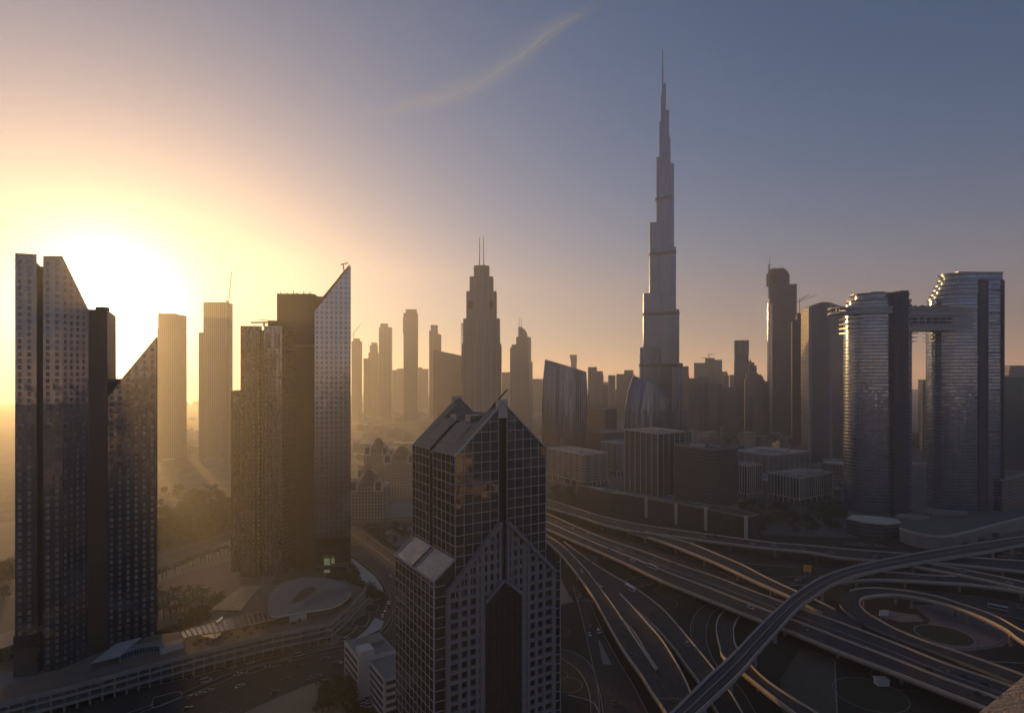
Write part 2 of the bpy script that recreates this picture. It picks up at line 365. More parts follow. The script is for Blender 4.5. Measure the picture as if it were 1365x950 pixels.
# ================================================================== GABLED GLASS TOWER IN FRONT
glass_pane = facade('gable_tower_glass', (.1, .1, .11), (.25, .26, .29), 3.34, 3.4, 1.2, 1.2, grough=.05, gmetal=.95, tilt=.014, wave=.010, tone=.5)
mull = plain('mullion_grey', (.36, .36, .39), .55, .25, var=.1)
gframe = plain('gable_stone', (.2, .2, .215), .8, var=.16, scale=.3)
slopeglass = facade('sloped_glazing', (.3, .3, .31), (.22, .23, .24), 1.7, 1.7, .86, .86, wrough=.5, grough=.25, gmetal=.5, tilt=.01)
C0 = at(606.6, 200.0); W0, D0, ZE, ZA = 36.8, 36.0, 134.9, 152.3
T = thing('office_tower', 'dark glass tower with twin gabled roofs and a tall stone pointed arch, nearest in front', 'tower', (C0[0], C0[1], 0), math.radians(GA))
def gz(x, half=W0/2, ze=ZE, za=ZA): return za-(za-ze)*min(1, abs(x-W0/2)/half)
def lbuild(mb, name, mat, parent=None, **k): return mb.build(name, mat, parent or T, local=True, **k)
SL0, SL1 = 16.7, 20.1
mb = MB()                                                       # glazed shaft: front face in two halves, slot set back
for x0, x1 in ((0, SL0), (SL1, W0)):
    mb.face([(x0, 0, 0), (x1, 0, 0), (x1, 0, gz(x1)), (x0, 0, gz(x0))], [(x0, 0), (x1, 0), (x1, gz(x1)), (x0, gz(x0))])
    mb.face([(x0, D0, gz(x0)), (x1, D0, gz(x1)), (x1, D0, 0), (x0, D0, 0)], [(x0, gz(x0)), (x1, gz(x1)), (x1, 0), (x0, 0)])
mb.wall((0, 17.3), (0, 0), 0, 0, ZE, ZE, 18.7); mb.wall((0, D0), (0, 20.3), 0, 0, ZE, ZE)
mb.wall((W0, 0), (W0, D0), 0, 0, ZE, ZE)
lbuild(mb, 'glass_wall', glass_pane)
mb = MB()                                                       # dark recessed slots
for y0, y1, yy in ((0, 1.6, 1.6), (D0-1.6, D0, D0-1.6)):
    mb.box(SL0, y0 if y0 else .0, 0, SL0+.15, y1, ZA-1.5); mb.box(SL1-.15, y0, 0, SL1, y1, ZA-1.5)
    mb.face([(SL0, yy, 0), (SL1, yy, 0), (SL1, yy, ZA-2), (SL0, yy, ZA-2)])
mb.box(0, 17.3, 0, 1.4, 17.45, ZE); mb.box(0, 20.15, 0, 1.4, 20.3, ZE); mb.face([(1.4, 20.3, 0), (1.4, 17.3, 0), (1.4, 17.3, ZE+1), (1.4, 20.3, ZE+1)])
lbuild(mb, 'slot', dark_steel)
for y0, y1 in ((-.35, 1.7), (D0-1.7, D0+.35)): mb = MB(); mb.box(SL0-.1, y0, ZA-5.4, SL1+.1, y1, ZA+.9); lbuild(mb, 'ridge_cap', pale_concrete)
# roof: front and back slabs up to the ridge, lower roof slopes, a plant terrace in between
roof_panel = facade('roof_panels', (.16, .16, .16), (.14, .14, .145), 1.7, 1.9, .93, .93, wrough=.8, grough=.6, gmetal=.1, tilt=.0)
SLAB = 4.6; ZT = 145.2; XT = (ZT-ZE)/(ZA-ZE)*W0/2
mb = MB()
def slope(x0, z0, x1, z1, y0, y1, mi=0): mb.face([(x0, y0, z0), (x1, y0, z1), (x1, y1, z1), (x0, y1, z0)][::(-1 if x1 > x0 else 1)], [(y0, 0), (y0, 9), (y1, 9), (y1, 0)], mi)
for y0, y1 in ((-.3, SLAB), (D0-SLAB, D0+.3)):
    for s in (0, 1):
        e = -.3 if s == 0 else W0+.3; r = W0/2
        mb.face([(e, y0, ZE), (e, y1, ZE), (r, y1, ZA), (r, y0, ZA)][::(1 if s == 1 else -1)], [(y0, 0), (y1, 0), (y1, 25), (y0, 25)])
    yi = SLAB if y0 < 1 else D0-SLAB
    mb.face([(XT, yi, ZT), (W0-XT, yi, ZT), (W0/2, yi, ZA)], None, 1)
for s in (0, 1):
    e, tt = (-.3, XT) if s == 0 else (W0+.3, W0-XT)
    for y0, y1 in ((SLAB, 17.3), (20.3, D0-SLAB)):
        mb.face([(e, y0, ZE), (e, y1, ZE), (tt, y1, ZT), (tt, y0, ZT)][::(1 if s == 1 else -1)], [(y0, 0), (y1, 0), (y1, 15), (y0, 15)])
    mb.face([(e, 17.3, ZE-.9), (e, 20.3, ZE-.9), (tt, 20.3, ZT-.9), (tt, 17.3, ZT-.9)][::(1 if s == 1 else -1)], None, 1)
mb.face([(XT, SLAB, ZT), (XT, D0-SLAB, ZT), (W0-XT, D0-SLAB, ZT), (W0-XT, SLAB, ZT)][::-1], None, 1)
rf = lbuild(mb, 'roof', [roof_panel, roof_grey])
mb = MB()
for k in range(26):                                              # louvre field on the near slope
    y = 7+k*.85; f0, f1 = .28, .86
    if 16.6 < y < 20.8: continue
    p = lambda f, dz: (XT*f, y, ZE+(ZT-ZE)*f+dz)
    mb.bar(p(f0, .25), p(f1, .25), .35, .3)
lbuild(mb, 'louvre', steel)
for y0, y1 in ((6.4, 16.6), (20.9, 29.4)):
    mb = MB(); mb.face([(XT*f, y, ZE+(ZT-ZE)*f+.07) for f, y in ((.26, y1), (.26, y0), (.88, y0), (.88, y1))]); lbuild(mb, 'louvre_dark_sheet', dark_steel)  # flat dark sheets on the slope, standing in for shaded depth behind the louvres
mb = MB(); mb.box(10.5, 9, ZT, 15, 13, ZT+2.2); mb.box(20, 15, ZT, 25, 24, ZT+2.6); mb.box(12, 23, ZT, 16, 28, ZT+1.6); lbuild(mb, 'plant_box', steel)
mb = MB(); mb.bar((14.5, 6.2, ZT+1.5), (17.5, 2.2, ZA+.5), .5); mb.bar((15.5, 5.5, ZT+3.5), (22.2, 4.0, ZA+3.8), .45); mb.bar((21.4, 3.2, ZA+3.6), (23.2, 4.6, ZA+4.1), .35); mb.box(13.8, 5.6, ZT, 16.4, 7.4, ZT+2.4)
lbuild(mb, 'cleaning_crane', dark_steel)
mb = MB()                                                        # mullion grid standing proud of the glass
def vfin(x, z0, z1, y=-.14, w=.26): mb.box(x-w/2, y, z0, x+w/2, y+.14, z1)
cols = [i*SL0/5 for i in range(6)]+[SL1+i*(W0-SL1)/5 for i in range(6)]
for x in cols: vfin(max(.13, min(W0-.13, x)), 88, gz(x)-.1)
z = 88
while z < ZA-2.2:
    half = W0/2 if z <= ZE else (ZA-z)/(ZA-ZE)*W0/2
    a, c = W0/2-half, W0/2+half
    if a < SL0: mb.box(a+.05, -.16, z-.13, SL0, .0, z+.13)
    if c > SL1: mb.box(SL1, -.16, z-.13, c-.05, .0, z+.13)
    z += 3.4
for y in [i*17.3/5 for i in range(6)]+[20.3+i*(D0-20.3)/5 for i in range(6)]: mb.box(-.14, max(0, y-.12), 88, 0, y+.12, ZE-.1)
z = 88
while z < ZE: mb.box(-.16, 0, z-.13, 0, 17.3, z+.13); mb.box(-.16, 20.3, z-.13, 0, D0, z+.13); z += 3.4
for s in (0, 1):
    xe = -.1 if s == 0 else W0+.1
    mb.bar((xe, -.25, ZE), (W0/2, -.25, ZA), .7, .5)
lbuild(mb, 'mullion_grid', mull)
# lower, wider body with sloped glass shoulders
LW, RW, ZO, ZI = 7.6, 6.4, 94.8, 100.6
mb = MB()
mb.wall((-LW, 34), (-LW, 0), 0, 0, ZO, ZO); mb.wall((-LW, 0), (0, 0), 0, 0, ZO, ZI, 34); mb.wall((W0, 0), (W0+RW, 0), 0, 0, ZI, ZO); mb.wall((W0+RW, 0), (W0+RW, 34), 0, 0, ZO, ZO)
mb.wall((W0+RW, 34), (-LW, 34), 0, 0, ZO, ZO)
lbuild(mb, 'lower_glass_wall', glass_pane)
mb = MB()
for y0, y1 in ((.4, 16.2), (18.6, 34)): mb.face([(-LW-.3, y1, ZO-.2), (-LW-.3, y0, ZO-.2), (0, y0, ZI+.2), (0, y1, ZI+.2)], [(y1, 0), (y0, 0), (y0, 9.5), (y1, 9.5)])
mb.face([(W0, 34, ZI), (W0, 0, ZI), (W0+RW, 0, ZO), (W0+RW, 34, ZO)], [(34, 9), (0, 9), (0, 0), (34, 0)])
mb.face([(-LW, 18.6, ZO-.8), (-LW, 16.2, ZO-.8), (0, 16.2, ZI-.6), (0, 18.6, ZI-.6)])
lbuild(mb, 'shoulder_roof', slopeglass)
mb = MB()
for y in (0, .2, 16.2, 18.6, 34): mb.bar((-LW-.2, y, ZO), (0, y, ZI+.25), .5)
for y in [i*3.4 for i in range(1, 10)]+[.3]: mb.box(-LW-.14, y-.12, 0, -LW, y+.12, ZO)
z = 1.2
while z < ZO: mb.box(-LW-.16, 0, z-.12, -LW, 34, z+.12); mb.box(-LW, -.14, z-.12, -3.6, 0, z+.12); mb.box(41.2, -.14, z-.12, W0+RW, 0, z+.12); z += 3.4
mb.box(-LW-.25, -.25, 0, -LW+.25, .25, ZO+.2); mb.box(W0+RW-.2, -.2, 0, W0+RW+.2, .2, ZO+.2)
mb.bar((-LW-.3, 0, ZO), (-LW-.3, 34, ZO), .45)
lbuild(mb, 'lower_mullion_grid', mull)
# stone lattice with the pointed arch
XL, XR, ZG, ZGA = -3.8, 40.6, 90.7, 111.7; XM = (XL+XR)/2; AL, AR, ZS, ZAA = 10.9, 26.0, 84.8, 90.9
def top(x): return ZGA-(ZGA-ZG)*abs(x-XM)/((XR-XL)/2)
def arch(x): return ZAA-(ZAA-ZS)*abs(x-XM)/((AR-AL)/2) if AL < x < AR else -1
mb = MB(); Y1, Y0_ = -.05, -.95
def lat(x0, x1, z0, z1):
    mb.box(x0, Y0_, z0, x1, Y1, z1)
bwid = 1.25
xs = [XL+1.9+i*3.32 for i in range(5)]; xs2 = [XR-1.9-i*3.32 for i in range(5)]
for x in [XL+.9]+xs[1:4]+[AL-.9]+[AR+.9]+xs2[1:4]+[XR-.9]:
    w = 1.8 if x in (XL+.9, AL-.9, AR+.9, XR-.9) else bwid
    lat(x-w/2, x+w/2, 0, top(x)-.6)
for x in (XM-6.0, XM-3.4, XM+3.4, XM+6.0): lat(x-.6, x+.6, arch(x)+.5, top(x)-.6)
z = 2.6
while z < ZGA-3:
    h = bwid/2
    half = (XR-XL)/2 if z <= ZG else (ZGA-z)/(ZGA-ZG)*(XR-XL)/2
    segs = [(XM-half+.4, XM-1.7), (XM+1.7, XM+half-.4)]
    if z < ZAA:
        ah = (AR-AL)/2 if z < ZS else (ZAA-z)/(ZAA-ZS)*(AR-AL)/2
        segs = [(XM-half, XM-ah), (XM+ah, XM+half)]
    for a, c in segs:
        if c-a > .5: mb.box(a, Y0_+.12, z-h, c, Y1, z+h)
    z += 3.4
for sx in (-1, 1):
    xe = XL if sx < 0 else XR; xa = AL if sx < 0 else AR
    mb.bar((xe+.4*-sx, -.75, ZG-.4), (XM+sx*1.2, -.75, ZGA-.7), 2.1, 1.3)
    mb.bar((xa, -.7, ZS), (XM+sx*.2, -.7, ZAA+.1), 1.9, 1.2)
    mb.bar((XM+sx*1.6, -.7, ZAA), (XM+sx*1.6, -.7, ZGA-1.6), 1.3, 1.1)
lbuild(mb, 'stone_lattice', gframe)
mb = MB(); mb.face([(XL, -.04, 0), (AL, -.04, 0), (AL, -.04, top(AL)), (XL, -.04, ZG)]); mb.face([(AR, -.04, 0), (XR, -.04, 0), (XR, -.04, ZG), (AR, -.04, top(AR))])
mb.face([(AL, -.04, ZS), (XM, -.04, ZAA), (XM, -.04, ZGA), (AL, -.04, top(AL))]); mb.face([(XM, -.04, ZAA), (AR, -.04, ZS), (AR, -.04, top(AR)), (XM, -.04, ZGA)])
lbuild(mb, 'window_glass', glass_pane)
mb = MB(); mb.face([(AL, -.1, 0), (AL, 5, 0), (AL, 5, ZS), (AL, -.1, ZS)]); mb.face([(AR, 5, 0), (AR, -.1, 0), (AR, -.1, ZS), (AR, 5, ZS)])
for sx in (-1, 1):
    xa = AL if sx < 0 else AR; mb.face([(xa, -.1, ZS), (xa, 5, ZS), (XM, 5, ZAA), (XM, -.1, ZAA)])
mb.face([(AL, -.03, 0), (AR, -.03, 0), (AR, -.03, ZS), (XM, -.03, ZAA), (AL, -.03, ZS)])
z = 3
while z < 84: mb.box(AL, -.3, z-.15, AR, -.1, z+.15); z += 3.4
for i in range(1, 6): x = AL+i*(AR-AL)/6; mb.box(x-.15, -.3, 0, x+.15, -.1, ZS-.3)
lbuild(mb, 'arch_recess', dark_steel)

# ================================================================== TOWERS ON THE LEFT
park = facade('park_tower_skin', (.2, .2, .22), (.26, .27, .28), 4.1, 3.55, .42, .66, wrough=.1, grough=.3, gmetal=.25, wmetal=.92, tilt=.03, wave=.022, tone=1.0)
park2 = facade('park_tower_skin_fine', (.24, .24, .27), (.22, .23, .25), 3.4, 3.55, .4, .62, wrough=.1, grough=.3, gmetal=.25, wmetal=.92, tilt=.025, wave=.022, tone=1.0)
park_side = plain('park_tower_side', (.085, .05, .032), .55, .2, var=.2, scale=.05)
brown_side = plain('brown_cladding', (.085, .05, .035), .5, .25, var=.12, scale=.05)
def tower(name, label, polys, cat='tower', group=None):
    """polys: list of (part name, poly, z0, ztop, mats, kwargs)"""
    p0 = polys[0][1]; cx = sum(p[0] for p in p0)/len(p0); cy_ = sum(p[1] for p in p0)/len(p0)
    t = thing(name, label, cat, (cx, cy_, 0), 0, group)
    for nm, poly, z0, zt, mats, kw in polys:
        m = MB(); m.prism(poly, z0, zt, **kw); m.build(nm, mats, t)
    return t
# A: twin bladed tower by the sun
a0 = at(20, 322); a1, _ = along(a0, 22, 49); a2 = (a1[0]*1.028, a1[1]*1.028); a3, _ = along(a2, 22, 57.5); a3b = (a3[0]*.975, a3[1]*.975)
a4, _ = along(a3b, 25, 83); a5, _ = along(a4, 72, 118); a6, _ = along(a5, 28, 143)
zA = PZ(341, 330)
mkz = lambda p, py: PZ(py, p[1])
bk = [step(a6, 118, 46), step(a0, 112, 44)]
TA = thing('residential_tower', 'tall dark twin-bladed tower at far left, its slanted top touching the sun', 'tower', (a0[0]+15, a0[1]+15, 0))
m = MB(); m.prism([a0, a1, step(a1, 128, 30), step(a0, 112, 36)], 0, [zA, zA, zA, zA], 0, 1)
m.build('left_blade', [park, roof_grey], TA)
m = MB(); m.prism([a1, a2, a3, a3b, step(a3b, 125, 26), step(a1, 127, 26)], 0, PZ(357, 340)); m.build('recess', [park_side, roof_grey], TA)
m = MB(); m.prism([a3b, a4, step(a4, 130, 26), step(a3b, 128, 26)], 0, [mkz(a3b, 341), mkz(a4, 341), mkz(a4, 341), mkz(a3b, 341)]); m.build('right_blade', [park, roof_grey], TA)
m = MB(); m.prism([a4, a5, step(a5, 128, 20), step(a4, 130, 26)], 0, [mkz(a4, 341), mkz(a5, 412), mkz(a5, 412), mkz(a4, 341)]); m.build('slanted_wing', [park2, roof_grey], TA)
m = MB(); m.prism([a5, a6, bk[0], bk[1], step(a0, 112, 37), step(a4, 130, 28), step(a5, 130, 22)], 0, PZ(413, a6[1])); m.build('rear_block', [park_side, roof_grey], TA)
m = MB(); m.box(a6[0]-9, a6[1]+3, PZ(413, a6[1]), a6[0]-4, a6[1]+8, PZ(413, a6[1])+2.2); m.build('roof_kit', dark_steel, TA)
m = MB()                                                        # glazed lobby storeys
m.prism([step(a0, 202, .8), step(a1, -40, .8), (a1[0], a1[1]+8), step(a0, 112, 30)], 0, 22); m.build('lobby', [glass_pane, roof_grey], TA)
# B: its slanted neighbour
b0 = at(143, 352); b1, _ = along(b0, 32, 209); b2, b3 = step(b1, 122, 34), step(b0, 122, 34)
tb = thing('residential_tower', 'dark tower with one slanted gable edge, right beside the tall twin-bladed one', 'tower', (b0[0], b0[1], 0))
m = MB(); m.prism([b0, b1, b2, b3], 0, [mkz(b0, 530), mkz(b1, 450), mkz(b1, 450), mkz(b0, 530)], 0, 1); m.build('gabled_front', [park, roof_grey], tb)
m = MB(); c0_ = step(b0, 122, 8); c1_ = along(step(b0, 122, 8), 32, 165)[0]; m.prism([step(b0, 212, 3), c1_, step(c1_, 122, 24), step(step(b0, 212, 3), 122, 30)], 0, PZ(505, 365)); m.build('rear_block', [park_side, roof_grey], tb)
m = MB(); m.bar((b0[0], b0[1], mkz(b0, 530)+.2), (b1[0], b1[1], mkz(b1, 450)+.2), .8); m.bar((b1[0], b1[1], 0), (b1[0], b1[1], mkz(b1, 450)), .5); m.build('edge_trim', park_side, tb)
# C: trio of joined blades round a brown core
c0 = at(320.5, 480); c1, _ = along(c0, 4, 345.5); c1n = (c1[0]+.5, c1[1]+4); c2n = (along(c0, 4, 352)[0][0]+.3, c1n[1]); c2 = along(c0, 4, 352)[0]; c3 = along(c0, 4, 376)[0]; c4 = along(c3, 80, 393)[0]; c5 = step(c0, 92, 36)
TC = thing('residential_tower', 'grey windowed tower with a notched top and crane arm, left of the brown core', 'tower', (c0[0]+20, c0[1]+20, 0))
zc = PZ(434.5, 482)
m = MB(); m.prism([c0, c1, c1n, step(c0, 92, 30)], 0, zc); m.prism([c1n, c2n, (c2n[0], c2n[1]+20), (c1n[0], c1n[1]+20)], 0, zc-3, 2); m.build('left_bay', [park, roof_grey, park_side], TC)
m = MB(); m.prism([c2, c3, c4, (c4[0]-20, c4[1]+5), (c2[0], c2[1]+26)], 0, zc); m.build('right_bay', [park2, roof_grey], TC)
m = MB(); p = at(352, 488); m.cyl((p[0], p[1], zc), (p[0], p[1], zc+3.4), .7); m.bar((p[0]-10.5, p[1], zc+3.2), (p[0]+11, p[1]+2, zc+3.8), 1.1); m.bar((p[0]-3, p[1], zc+5.6), (p[0]+11, p[1]+2, zc+4), .5); m.box(p[0]+3, p[1], zc, p[0]+9, p[1]+5, zc+5); m.build('crane_arm', dark_steel, TC)
for x in (326, 338, 356, 368):
    m = MB(); q = at(x, 480.0); m.box(q[0]-1.6, q[1]-.2+.05*(x-320)/4, zc-18, q[0]+1.6, q[1]+1, zc-6); m.build('roof_screen', roof_grey, TC)
q0 = at(308, 492); q1 = at(321, 493)
tower('residential_tower', 'slim low wing with a slanted corner tucked left of the notched tower', [('wing', [q0, q1, (q1[0]-8, q1[1]+25), (q0[0]-8, q0[1]+25)], 0, [PZ(521, 492)]*4, [park2, roof_grey], {}),
      ('corner_blade', [(q0[0]+1.2, q0[1]-.8), (q1[0], q1[1]-.6), (q1[0], q1[1]-.1), (q0[0]+1.2, q0[1]-.2)], 0, [PZ(523, 492), PZ(549, 492), PZ(549, 492), PZ(523, 492)], [park, roof_grey], {})])
d0 = at(369, 503); d1 = at(419.6, 507)
TD = thing('residential_tower', 'plain brown slab tower with flat roof between the notched and the sail towers', 'tower', (d0[0]+10, d0[1]+15, 0))
m = MB(); zd = PZ(391.5, 505); m.prism([d0, d1, (d1[0]-6, d1[1]+40), (d0[0]-6, d0[1]+40)], 0, zd); m.build('brown_wall', [brown_side, roof_grey], TD)
m = MB(); q = at(386, 503.6); m.box(at(386, 504)[0], 502.6, PZ(462, 503), at(419, 505)[0], 506, PZ(459.5, 503)); m.build('ledge', concrete, TD)
m = MB()
for x in (374, 383, 391, 396, 405, 413): m = MB(); q = at(x, 512); m.cyl((q[0], q[1], zd), (q[0], q[1], zd+random.uniform(1.5, 5)), .3); m.bar((q[0]-2, q[1], zd+.8), (q[0]+2, q[1], zd+.8), .5); m.build('roof_kit', dark_steel, TD)
e0 = at(419.4, 491); e1 = at(467.6, 499); 
sail = facade('sail_skin', (.34, .38, .46), (.22, .25, .31), 3.75, 4.1, .46, .56, wrough=.16, grough=.1, gmetal=.85, wmetal=.95, tilt=.01, wave=.012, tone=.6)
TE = thing('residential_tower', 'silvery sail-shaped tower with a steeply slanted top and small crane at its tip', 'tower', (e0[0]+10, e0[1]+15, 0))
m = MB(); ze0, ze1 = mkz(e0, 415.5), mkz(e1, 353.5)
m.prism([e0, e1, (e1[0]-9, e1[1]+33), (e0[0]-9, e0[1]+30)], 0, [ze0, ze1, ze1, ze0]); m.build('sail_wall', [sail, park_side], TE)
m = MB(); f0 = at(418.6, 512); f1 = at(430.5, 514); f2 = at(466, 517)
m.prism([f0, f1, (f1[0]-4, f1[1]+12), (f0[0]-4, f0[1]+12)], 0, PZ(395, 513), 0, 0)
m.prism([f1, f2, (f2[0]-4, f2[1]+12), (f1[0]-4, f1[1]+12)], 0, [PZ(395, 513), PZ(352, 517), PZ(352, 517), PZ(395, 513)], 0, 0)
m.build('rear_blade', park_side, TE)
m = MB(); q = at(459, 505); zq = PZ(361, 505); m.cyl((q[0], q[1], zq-2), (q[0]-1, q[1], zq+5.5), .5); m.bar((q[0]-3, q[1], zq+5.2), (q[0]+3.2, q[1], zq+6.6), .7); m.bar((q[0]-4, q[1], zq-5), (q[0]+1, q[1], zq+1), .7); m.build('crane_arm', dark_steel, TE)
m = MB(); m.box(e0[0]+3, e0[1]-.6, 2, e1[0]-1, e1[1]-4.5, 4.4)
m.wall((e0[0]+2, e0[1]-.3), (e1[0]-1, e1[1]-.9), 5, 5, 26, 26); m.build('lobby', [glass_pane], TE)
lit = bpy.data.materials.new('lit_lobby'); lit.use_nodes = True; lb = lit.node_tree.nodes['Principled BSDF']; lb.inputs['Base Color'].default_value = (.4, .38, .25, 1); lb.inputs['Emission Color'].default_value = (.8, .85, .5, 1); lb.inputs['Emission Strength'].default_value = .09
for (x0, x1, y0, y1) in ((432, 440, 744, 752.5), (442, 446, 743.5, 750.5), (432, 440, 759, 770), (459, 465, 762, 775)):
    m = MB(); Y = 488.5+ (x0-419)*.13; m.box(PX(x0, Y), Y-.3, PZ(y1, Y), PX(x1, Y), Y, PZ(y0, Y)); m.build('lit_window', lit, TE)
# ================================================================== TALLEST STEPPED SPIRE TOWER
YB = 1254.0; XB = PX(883.3, YB); pxm = YB/F
bk_skin = facade('spire_tower_skin', (.12, .18, .28), (.12, .19, .32), 2.6, 3.9, .66, .84, pier=(8.4, .28), wrough=.3, grough=.16, gmetal=.85, wmetal=.85, tilt=.012, wave=.0, tone=.35)
bk_band = plain('dark_louvre_band', (.07, .07, .075), .6, .4, var=.15)
BK = thing('skyscraper', 'tallest needle tower, stepped silver tiers narrowing to a thin spire', 'skyscraper', (XB, YB, 0))
tiers = []
def lobe(ang, r, rad, ztop):
    """one rounded bundle: a cylinder at distance r along a wing, tied back to the core by a slab"""
    m = MB(); c = (XB+r*math.cos(math.radians(ang)), YB+r*math.sin(math.radians(ang))); poly = []
    pa = math.radians(ang)
    for i in range(13): t_ = pa-math.pi/2+math.pi*i/12; poly.append((c[0]+rad*math.cos(t_), c[1]+rad*math.sin(t_)))
    poly.append((XB+rad*math.cos(pa+math.pi/2), YB+rad*math.sin(pa+math.pi/2))); poly.append((XB+rad*math.cos(pa-math.pi/2), YB+rad*math.sin(pa-math.pi/2)))
    m.prism(poly, 0, ztop, 0, 1); tiers.append(m.build('tier', [bk_skin, roof_grey], BK, smooth=True, ang=30))
zb = lambda py: PZ(py, YB)
# wing towards the left (west), towards the right, and one towards the viewer; silhouette offsets in photo pixels
for off, py, rad in ((2.6, 128, 2.2), (4.6, 162, 3.2), (8.6, 210, 6.4), (17.6, 297, 8.6), (25.6, 391, 9.2), (30.6, 463, 9.2), (36, 548, 9.2)):
    rr = off*pxm/math.cos(math.radians(8)); lobe(172, max(0.5, rr-rad), rad, zb(py))
for off, py, rad in ((3.6, 113, 2.4), (6.9, 150, 3.4), (8.4, 186, 5.0), (12, 222, 6.6), (14.2, 332, 8.8), (17.4, 414, 9.2), (20.6, 484, 9.2), (24, 545, 9.2), (29, 572, 9.2)):
    rr = off*pxm/math.cos(math.radians(-52)); lobe(-52, max(.5, rr-rad*1.5), rad, zb(py))
for off, py, rad in ((8, 178, 3.6), (14, 240, 6.0), (22, 310, 8.2), (32, 362, 9), (42, 436, 9), (52, 505, 9.2)):
    lobe(86, off*1.2-4, rad, zb(py))
m = MB(); m.cyl((XB, YB, 0), (XB, YB, zb(205)), 7.5, 6.5, 20); m.cyl((XB, YB, zb(206)), (XB, YB, zb(140)), 4.4, 3.2, 16); m.build('core', [bk_skin], BK, smooth=True, ang=40)
m = MB(); m.cyl((XB, YB, zb(150)), (XB, YB, zb(100)), 2.2, 1.3, 10); m.cyl((XB, YB, zb(101)), (XB, YB, zb(66)), 1.5, .7, 8); m.build('spire', bk_band, BK, smooth=True)
for py, l, r in ((266, 9.6, 12.0), (339, 17.9, 14.4), (419, 25.9, 17.6), (487, 31, 20.8)):
    m = MB(); z0, z1 = zb(py+2), zb(py-2)
    for ang, off, rad in ((172, l*1.0/math.cos(math.radians(8)), 9.4 if py > 300 else 7.2), (-52, r/math.cos(math.radians(52)), 9.4 if py > 300 else 7.2)):
        rr = off*pxm-rad*(1.5 if ang < 0 else 1)+.2; c = (XB+rr*math.cos(math.radians(ang)), YB+rr*math.sin(math.radians(ang))); pa = math.radians(ang); poly = []
        for i in range(13): t_ = pa-math.pi/2+math.pi*i/12; poly.append((c[0]+rad*math.cos(t_), c[1]+rad*math.sin(t_)))
        poly.append((XB+rad*math.cos(pa+math.pi/2), YB+rad*math.sin(pa+math.pi/2))); poly.append((XB+rad*math.cos(pa-math.pi/2), YB+rad*math.sin(pa-math.pi/2)))
        m.prism(poly, z0, z1, 0, 0)
    m.build('plant_floor_band', bk_band, BK, smooth=True, ang=30)

# ================================================================== HAZY DOWNTOWN TOWERS
hz1 = facade('hazy_skin_beige', (.22, .19, .16), (.1, .1, .11), 3.6, 3.8, .5, .6, wrough=.5, grough=.2, gmetal=.5, tilt=.01)
hz2 = facade('hazy_skin_grey', (.16, .16, .16), (.08, .09, .1), 3.0, 3.8, .6, .55, wrough=.4, grough=.15, gmetal=.6, tilt=.01, pier=(14, .25))
hz3 = facade('hazy_skin_glass', (.12, .13, .14), (.13, .15, .17), 1.8, 3.8, .8, .7, wrough=.3, grough=.12, gmetal=.7, tilt=.012)
bare = facade('bare_concrete_floors', (.26, .24, .22), (.03, .03, .03), 7.0, 3.7, .85, .72, wrough=.9, grough=.9, gmetal=0, tilt=0)
hotel_skin = facade('tall_hotel_skin', (.36, .32, .28), (.1, .1, .11), 3.2, 3.7, .55, .55, wrough=.5, grough=.15, gmetal=.6, tilt=.01, pier=(12.8, .22))
def slab(m, x0, x1, Y, ytop, dep=None, z0=0, ztops=None, mi=0, skew=None):
    if skew is None: skew = .12 if x0 < 640 else -.3
    dep = dep or (x1-x0)/F*Y*.9; X0, X1 = PX(x0, Y), PX(x1, Y)
    sx = X0/Y*dep*.0; m.prism([(X0, Y), (X1, Y+(X1-X0)*skew), (X1-dep*skew, Y+dep+(X1-X0)*skew), (X0-dep*skew, Y+dep)], z0, [PZ(t_, Y) for t_ in ztops] if ztops else PZ(ytop, Y), mi)
def rounded(m, x0, x1, Y, ytop, z0=0, b=.6, n_=20, mi=0):
    cx, a = (PX(x0, Y)+PX(x1, Y))/2, (PX(x1, Y)-PX(x0, Y))/2
    m.prism([(cx+a*math.cos(2*math.pi*i/n_), Y+a*b+a*b*math.sin(2*math.pi*i/n_)) for i in range(n_)], z0, PZ(ytop, Y) if ytop else 0, mi)
def mast(m, px, Y, py0, py1, w=1.0): x = PX(px, Y); m.cyl((x, Y+6, PZ(py0, Y)), (x, Y+6, PZ(py1, Y)), w, w*.6, 6)
def tcrane(m, px, Y, py0, py1, jib, rise=0.0, w=1.4):
    x = PX(px, Y); z0, z1 = PZ(py0, Y), PZ(py1, Y); m.bar((x, Y+8, z0), (x, Y+8, z1), w); L = jib/F*Y
    m.bar((x-L*.3, Y+8, z1-rise*L*.3), (x+L, Y+8, z1+rise*L), w*.7); m.bar((x, Y+8, z1+L*.18), (x+L*.9, Y+8, z1+rise*L*.9), w*.3); m.bar((x, Y+8, z1), (x, Y+8, z1+L*.18), w*.6)
def simple(name, label, parts, Y, px, cat='tower', group=None):
    t = thing(name, label, cat, (PX(px, Y), Y, 0), 0, group)
    for nm, mats, fn in parts:
        m = MB(); fn(m); m.build(nm, mats, t)
    return t
